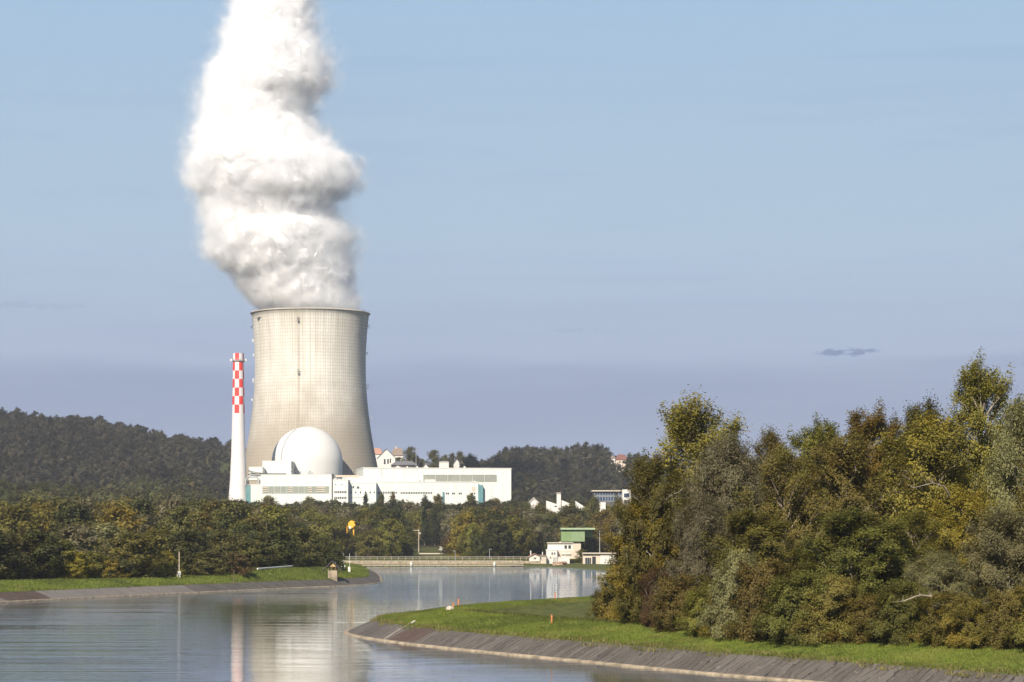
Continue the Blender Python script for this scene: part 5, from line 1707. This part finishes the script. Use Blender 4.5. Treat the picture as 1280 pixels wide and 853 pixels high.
class GN:
    """the steam's density as a field: a bent column with billowing edges, measured in metres inside its skin"""
    def __init__(self, name):
        self.g = bpy.data.node_groups.new(name, 'GeometryNodeTree')
        self.g.interface.new_socket('Geometry', in_out='INPUT', socket_type='NodeSocketGeometry')
        self.g.interface.new_socket('Geometry', in_out='OUTPUT', socket_type='NodeSocketGeometry')
        self.out = self.g.nodes.new('NodeGroupOutput')

    def put(self, s, v):
        if isinstance(v, bpy.types.NodeSocket): self.g.links.new(v, s)
        else: s.default_value = v

    def math(self, op, a, b=0.0, c=None):
        n = self.g.nodes.new('ShaderNodeMath'); n.operation = op
        self.put(n.inputs[0], a); self.put(n.inputs[1], b)
        if c is not None: self.put(n.inputs[2], c)
        return n.outputs[0]

    def curve(self, fac, pts):
        n = self.g.nodes.new('ShaderNodeFloatCurve')
        cu = n.mapping.curves[0]
        while len(cu.points) < len(pts): cu.points.new(.5, .5)
        for p, (x, y) in zip(cu.points, pts):
            p.location = (x, y); p.handle_type = 'AUTO'
        n.mapping.update()
        self.put(n.inputs['Value'], fac)
        return n.outputs[0]

    def noise(self, vec, scale, detail, rough=.55):
        n = self.g.nodes.new('ShaderNodeTexNoise')
        self.put(n.inputs['Vector'], vec)
        n.inputs['Scale'].default_value = scale; n.inputs['Detail'].default_value = detail; n.inputs['Roughness'].default_value = rough
        return n.outputs[0]

    def field(self):
        pos = self.g.nodes.new('GeometryNodeInputPosition').outputs[0]
        sp = self.g.nodes.new('ShaderNodeSeparateXYZ'); self.put(sp.inputs[0], pos)
        x, y, z = sp.outputs
        h = self.math('DIVIDE', self.math('SUBTRACT', z, ZLO), ZHI - ZLO)
        cpts, rpts = [], []
        for py, l, r in tab:
            zl = zz(py, YT) - 159
            hh = (zl - ZLO) / (ZHI - ZLO)
            if not 0 <= hh <= 1: continue
            rad = (r - l) / 2 / F * YT - 4.0
            if py > 378: rad = min(rad, 33.5)
            cpts.append((hh, .5 + (xx((l + r) / 2, YT) - tx0) / 100.0)); rpts.append((hh, rad / 80.0))
        xc = self.math('MULTIPLY', self.math('SUBTRACT', self.curve(h, cpts), .5), 100.0)
        rd = self.math('MULTIPLY', self.curve(h, rpts), 80.0)
        dx = self.math('SUBTRACT', x, xc)
        dist = self.math('SQRT', self.math('ADD', self.math('MULTIPLY', dx, dx), self.math('MULTIPLY', y, y)))
        g = self.math('SUBTRACT', rd, dist)
        # domain warp, then rounded billows of three sizes and torn wisps
        wn = self.g.nodes.new('ShaderNodeTexNoise'); self.put(wn.inputs['Vector'], pos)
        wn.inputs['Scale'].default_value = .035; wn.inputs['Detail'].default_value = 2.0
        wv = self.g.nodes.new('ShaderNodeVectorMath'); wv.operation = 'MULTIPLY_ADD'
        self.put(wv.inputs[0], wn.outputs[1]); wv.inputs[1].default_value = (22, 22, 22); self.put(wv.inputs[2], pos)
        p2 = wv.outputs[0]
        bil = lambda sc, dt: self.math('ABSOLUTE', self.math('SUBTRACT', self.math('MULTIPLY', self.noise(p2, sc, dt), 2.0), 1.0))
        amp = self.g.nodes.new('ShaderNodeMapRange'); self.put(amp.inputs[0], z)
        for i_, v_ in ((1, -4.0), (2, 38.0), (3, .10), (4, 1.0)): amp.inputs[i_].default_value = v_
        b = self.math('ADD', self.math('MULTIPLY', bil(.041, 1.0), 10.0), self.math('MULTIPLY', bil(.082, 1.0), 15.0))
        b = self.math('ADD', b, self.math('MULTIPLY', bil(.17, 1.0), 8.0))
        b = self.math('ADD', b, self.math('MULTIPLY', self.math('SUBTRACT', self.noise(p2, .10, 6.0, .68), .5), 27.0))
        b = self.math('SUBTRACT', b, 4.2)
        tight = self.math('ADD', 1.0, self.math('MULTIPLY', self.math('SUBTRACT', 1.0, amp.outputs[0]), 1.8))
        return self.math('MULTIPLY', self.math('ADD', g, self.math('MULTIPLY', b, amp.outputs[0])), tight)

    def cube(self, dens, res):
        n = self.g.nodes.new('GeometryNodeVolumeCube')
        self.put(n.inputs['Density'], dens)
        n.inputs['Min'].default_value = (-95, -72, ZLO); n.inputs['Max'].default_value = (72, 72, ZHI)
        for k, v in zip(('Resolution X', 'Resolution Y', 'Resolution Z'), (int(167 / res), int(144 / res), int((ZHI - ZLO) / res))): n.inputs[k].default_value = v
        return n.outputs[0]

    def smooth(self, v, a, b, hi):
        n = self.g.nodes.new('ShaderNodeMapRange'); n.interpolation_type = 'SMOOTHSTEP'
        self.put(n.inputs[0], v)
        for i_, q in ((1, a), (2, b), (3, 0.0), (4, hi)): n.inputs[i_].default_value = q
        return n.outputs[0]

    def finish(self, geo, mat, name, volume=False):
        sm = self.g.nodes.new('GeometryNodeSetMaterial'); sm.inputs['Material'].default_value = mat
        self.put(sm.inputs['Geometry'], geo); self.put(self.out.inputs[0], sm.outputs[0])
        if volume:
            me = bpy.data.volumes.new(name)
        else:
            me = bpy.data.meshes.new(name)
            me.from_pydata([(0, 0, 0), (1, 0, 0), (0, 1, 0)], [], [(0, 1, 2)])
        me.materials.append(mat)
        o = bpy.data.objects.new(name, me); col.objects.link(o); o.parent = PL
        o.modifiers.new('steam', 'NODES').node_group = self.g
        return o


t = NT('steam_body')
t.base((.57, .57, .575), 1.0, 0.0)
t.bsdf.inputs['Subsurface Weight'].default_value = 1.0
t.bsdf.inputs['Subsurface Radius'].default_value = (1, 1, 1)
t.bsdf.inputs['Subsurface Scale'].default_value = 9.0
G1 = GN('steam_body')
vm = G1.g.nodes.new('GeometryNodeVolumeToMesh')
G1.put(vm.inputs['Volume'], G1.cube(G1.smooth(G1.field(), 4.0, 18.0, 1.0), 1.4))
vm.inputs['Threshold'].default_value = .5
ss = G1.g.nodes.new('GeometryNodeSetShadeSmooth'); G1.put(ss.inputs['Geometry'], vm.outputs[0])
G1.finish(ss.outputs[0], t.mat, 'steam_body')
t = NT('steam_veil')
t.t.nodes.remove(t.bsdf)
pv = t.n('ShaderNodeVolumePrincipled')
pv.inputs['Color'].default_value = (.980, .980, .982, 1)
pv.inputs['Density'].default_value = 1.0
pv.inputs['Anisotropy'].default_value = 0.15
t.t.links.new(pv.outputs[0], t.out.inputs['Volume'])
G2 = GN('steam_veil')
fl = G2.field()
G2.finish(G2.cube(G2.math('ADD', G2.smooth(fl, -3.0, 10.0, .15), G2.smooth(fl, -11.0, 0.0, .012)), 1.3), t.mat, 'steam_veil', True)

# ------------------------------------------------------------------ haze
HAZE = True
if HAZE:
    t = NT('haze'); t.t.nodes.remove(t.bsdf)
    pv = t.n('ShaderNodeVolumePrincipled')
    pv.inputs['Color'].default_value = (.78, .84, .96, 1)
    pv.inputs['Density'].default_value = 0.00005
    pv.inputs['Anisotropy'].default_value = 0.0
    t.t.links.new(pv.outputs[0], t.out.inputs['Volume'])
    mb = MB(); mb.box(-9500, 9500, -160, 14500, -4, 430)
    props(mb.build('haze', t.mat), 'thin bluish haze over the valley', 'haze', kind='stuff')

# ------------------------------------------------------------------ light, sky, camera
sd_ = Vector((-math.sin(SUN_AZ) * math.cos(SUN_EL), -math.cos(SUN_AZ) * math.cos(SUN_EL), math.sin(SUN_EL)))
sun = bpy.data.lights.new('sun', 'SUN')
sun.energy = 4.9
sun.angle = math.radians(0.53)
sun.color = (1.0, 0.90, 0.76)
so = bpy.data.objects.new('sun', sun); col.objects.link(so)
so.rotation_euler = (-sd_).to_track_quat('-Z', 'Y').to_euler()

w = bpy.data.worlds.new('World'); scene.world = w; w.use_nodes = True
nt = w.node_tree
bg = nt.nodes['Background']
STR = 0.08
bg.inputs['Strength'].default_value = STR
skyn = nt.nodes.new('ShaderNodeTexSky'); skyn.sky_type = 'NISHITA'; skyn.sun_disc = False
skyn.sun_elevation = SUN_EL; skyn.sun_rotation = PI + SUN_AZ
skyn.air_density = 1.0; skyn.dust_density = 1.0


class WN(NT):
    def __init__(self, tree): self.t = tree


W = WN(nt)
tc = W.n('ShaderNodeTexCoord').outputs['Generated']
sx = W.n('ShaderNodeSeparateXYZ'); W.put(sx.inputs[0], tc)
dz_ = sx.outputs[2]
# slightly wavy cloud layers low over the horizon
warp = W.noise(W.mapping(tc, (5.0, 5.0, 60.0)), 1.0, 4.0, .55)
elev = W.math('ADD', dz_, W.math('MULTIPLY', W.math('SUBTRACT', warp, .5), .030))
cr = W.n('ShaderNodeValToRGB')
W.put(cr.inputs[0], W.math('MULTIPLY', elev, 4.0, True))
els = [(0.0, (120, 137, 172)), (.15, (124, 141, 177)), (.23, (133, 149, 183)), (.285, (150, 165, 194)), (.31, (162, 178, 205)), (.37, (167, 184, 209)), (.50, (171, 194, 216)), (.70, (168, 194, 218)), (.90, (163, 193, 222)), (1.0, (159, 190, 221))]
while len(cr.color_ramp.elements) < len(els): cr.color_ramp.elements.new(.5)
for e_, (p_, c_) in zip(cr.color_ramp.elements, els):
    e_.position = p_
    e_.color = (*[v / E / STR / 10 for v in lin(*c_)], 1)
scl = W.mix(1.0, cr.outputs[0], (10, 10, 10), 'MULTIPLY')
# faint long streaks
stk = W.noise(W.mapping(tc, (7.0, 7.0, 110.0)), 1.0, 5.0, .6)
scl = W.mix(W.math('MULTIPLY', W.ramp(stk, .50, .72), .24), scl, W.mix(1.0, scl, (.80, .82, .92), 'MULTIPLY'))
# the one small dark cloud
def gauss(cx, cz, wx, wz):
    ax = W.math('DIVIDE', W.math('SUBTRACT', sx.outputs[0], cx), wx); az_ = W.math('DIVIDE', W.math('SUBTRACT', dz_, cz), wz)
    rr2 = W.math('ADD', W.math('MULTIPLY', ax, ax), W.math('MULTIPLY', az_, az_))
    return W.math('MULTIPLY', W.math('EXPONENT', W.math('MULTIPLY', rr2, -1.0)), W.math('GREATER_THAN', sx.outputs[1], 0))
cn = W.noise(W.mapping(tc, (150, 150, 420)), 1.0, 4.0, .6)
for cx_, cz_, wx_, wz_, am in ((.1375, .0764, .0135, .0019, .8), (-.196, .0945, .022, .0020, .16), (.035, .086, .02, .0014, .12)):
    mk = W.ramp(W.math('MULTIPLY', gauss(cx_, cz_, wx_, wz_), W.math('SUBTRACT', W.math('MULTIPLY', cn, 4.0), 1.3)), .20, .60)
    scl = W.mix(W.math('MULTIPLY', mk, am), scl, tuple(v / E / STR for v in lin(104, 124, 168)))
fin = W.mix(W.ramp(dz_, .24, .62), scl, skyn.outputs[0])
nt.links.new(fin, bg.inputs['Color'])

cam = bpy.data.cameras.new('camera')
cam.sensor_width = 36; cam.lens = 36 * F / 1280
cam.shift_y = (HY - 426.5) / 1280
cam.clip_end = 40000; cam.clip_start = 1.0
co = bpy.data.objects.new('camera', cam); col.objects.link(co)
co.location = (0, 0, CAM_H); co.rotation_euler = (PI / 2, 0, 0)
scene.camera = co

vs_ = scene.view_settings
vs_.view_transform = 'Standard'; vs_.look = 'None'; vs_.exposure = EXPO; vs_.gamma = 1; vs_.use_curve_mapping = False
cy = scene.cycles
cy.max_bounces = 16; cy.diffuse_bounces = 3; cy.glossy_bounces = 3; cy.transmission_bounces = 4; cy.volume_bounces = 14; cy.transparent_max_bounces = 6
cy.use_denoising = True
cy.volume_step_rate = 1.0
cy.caustics_reflective = False; cy.caustics_refractive = False
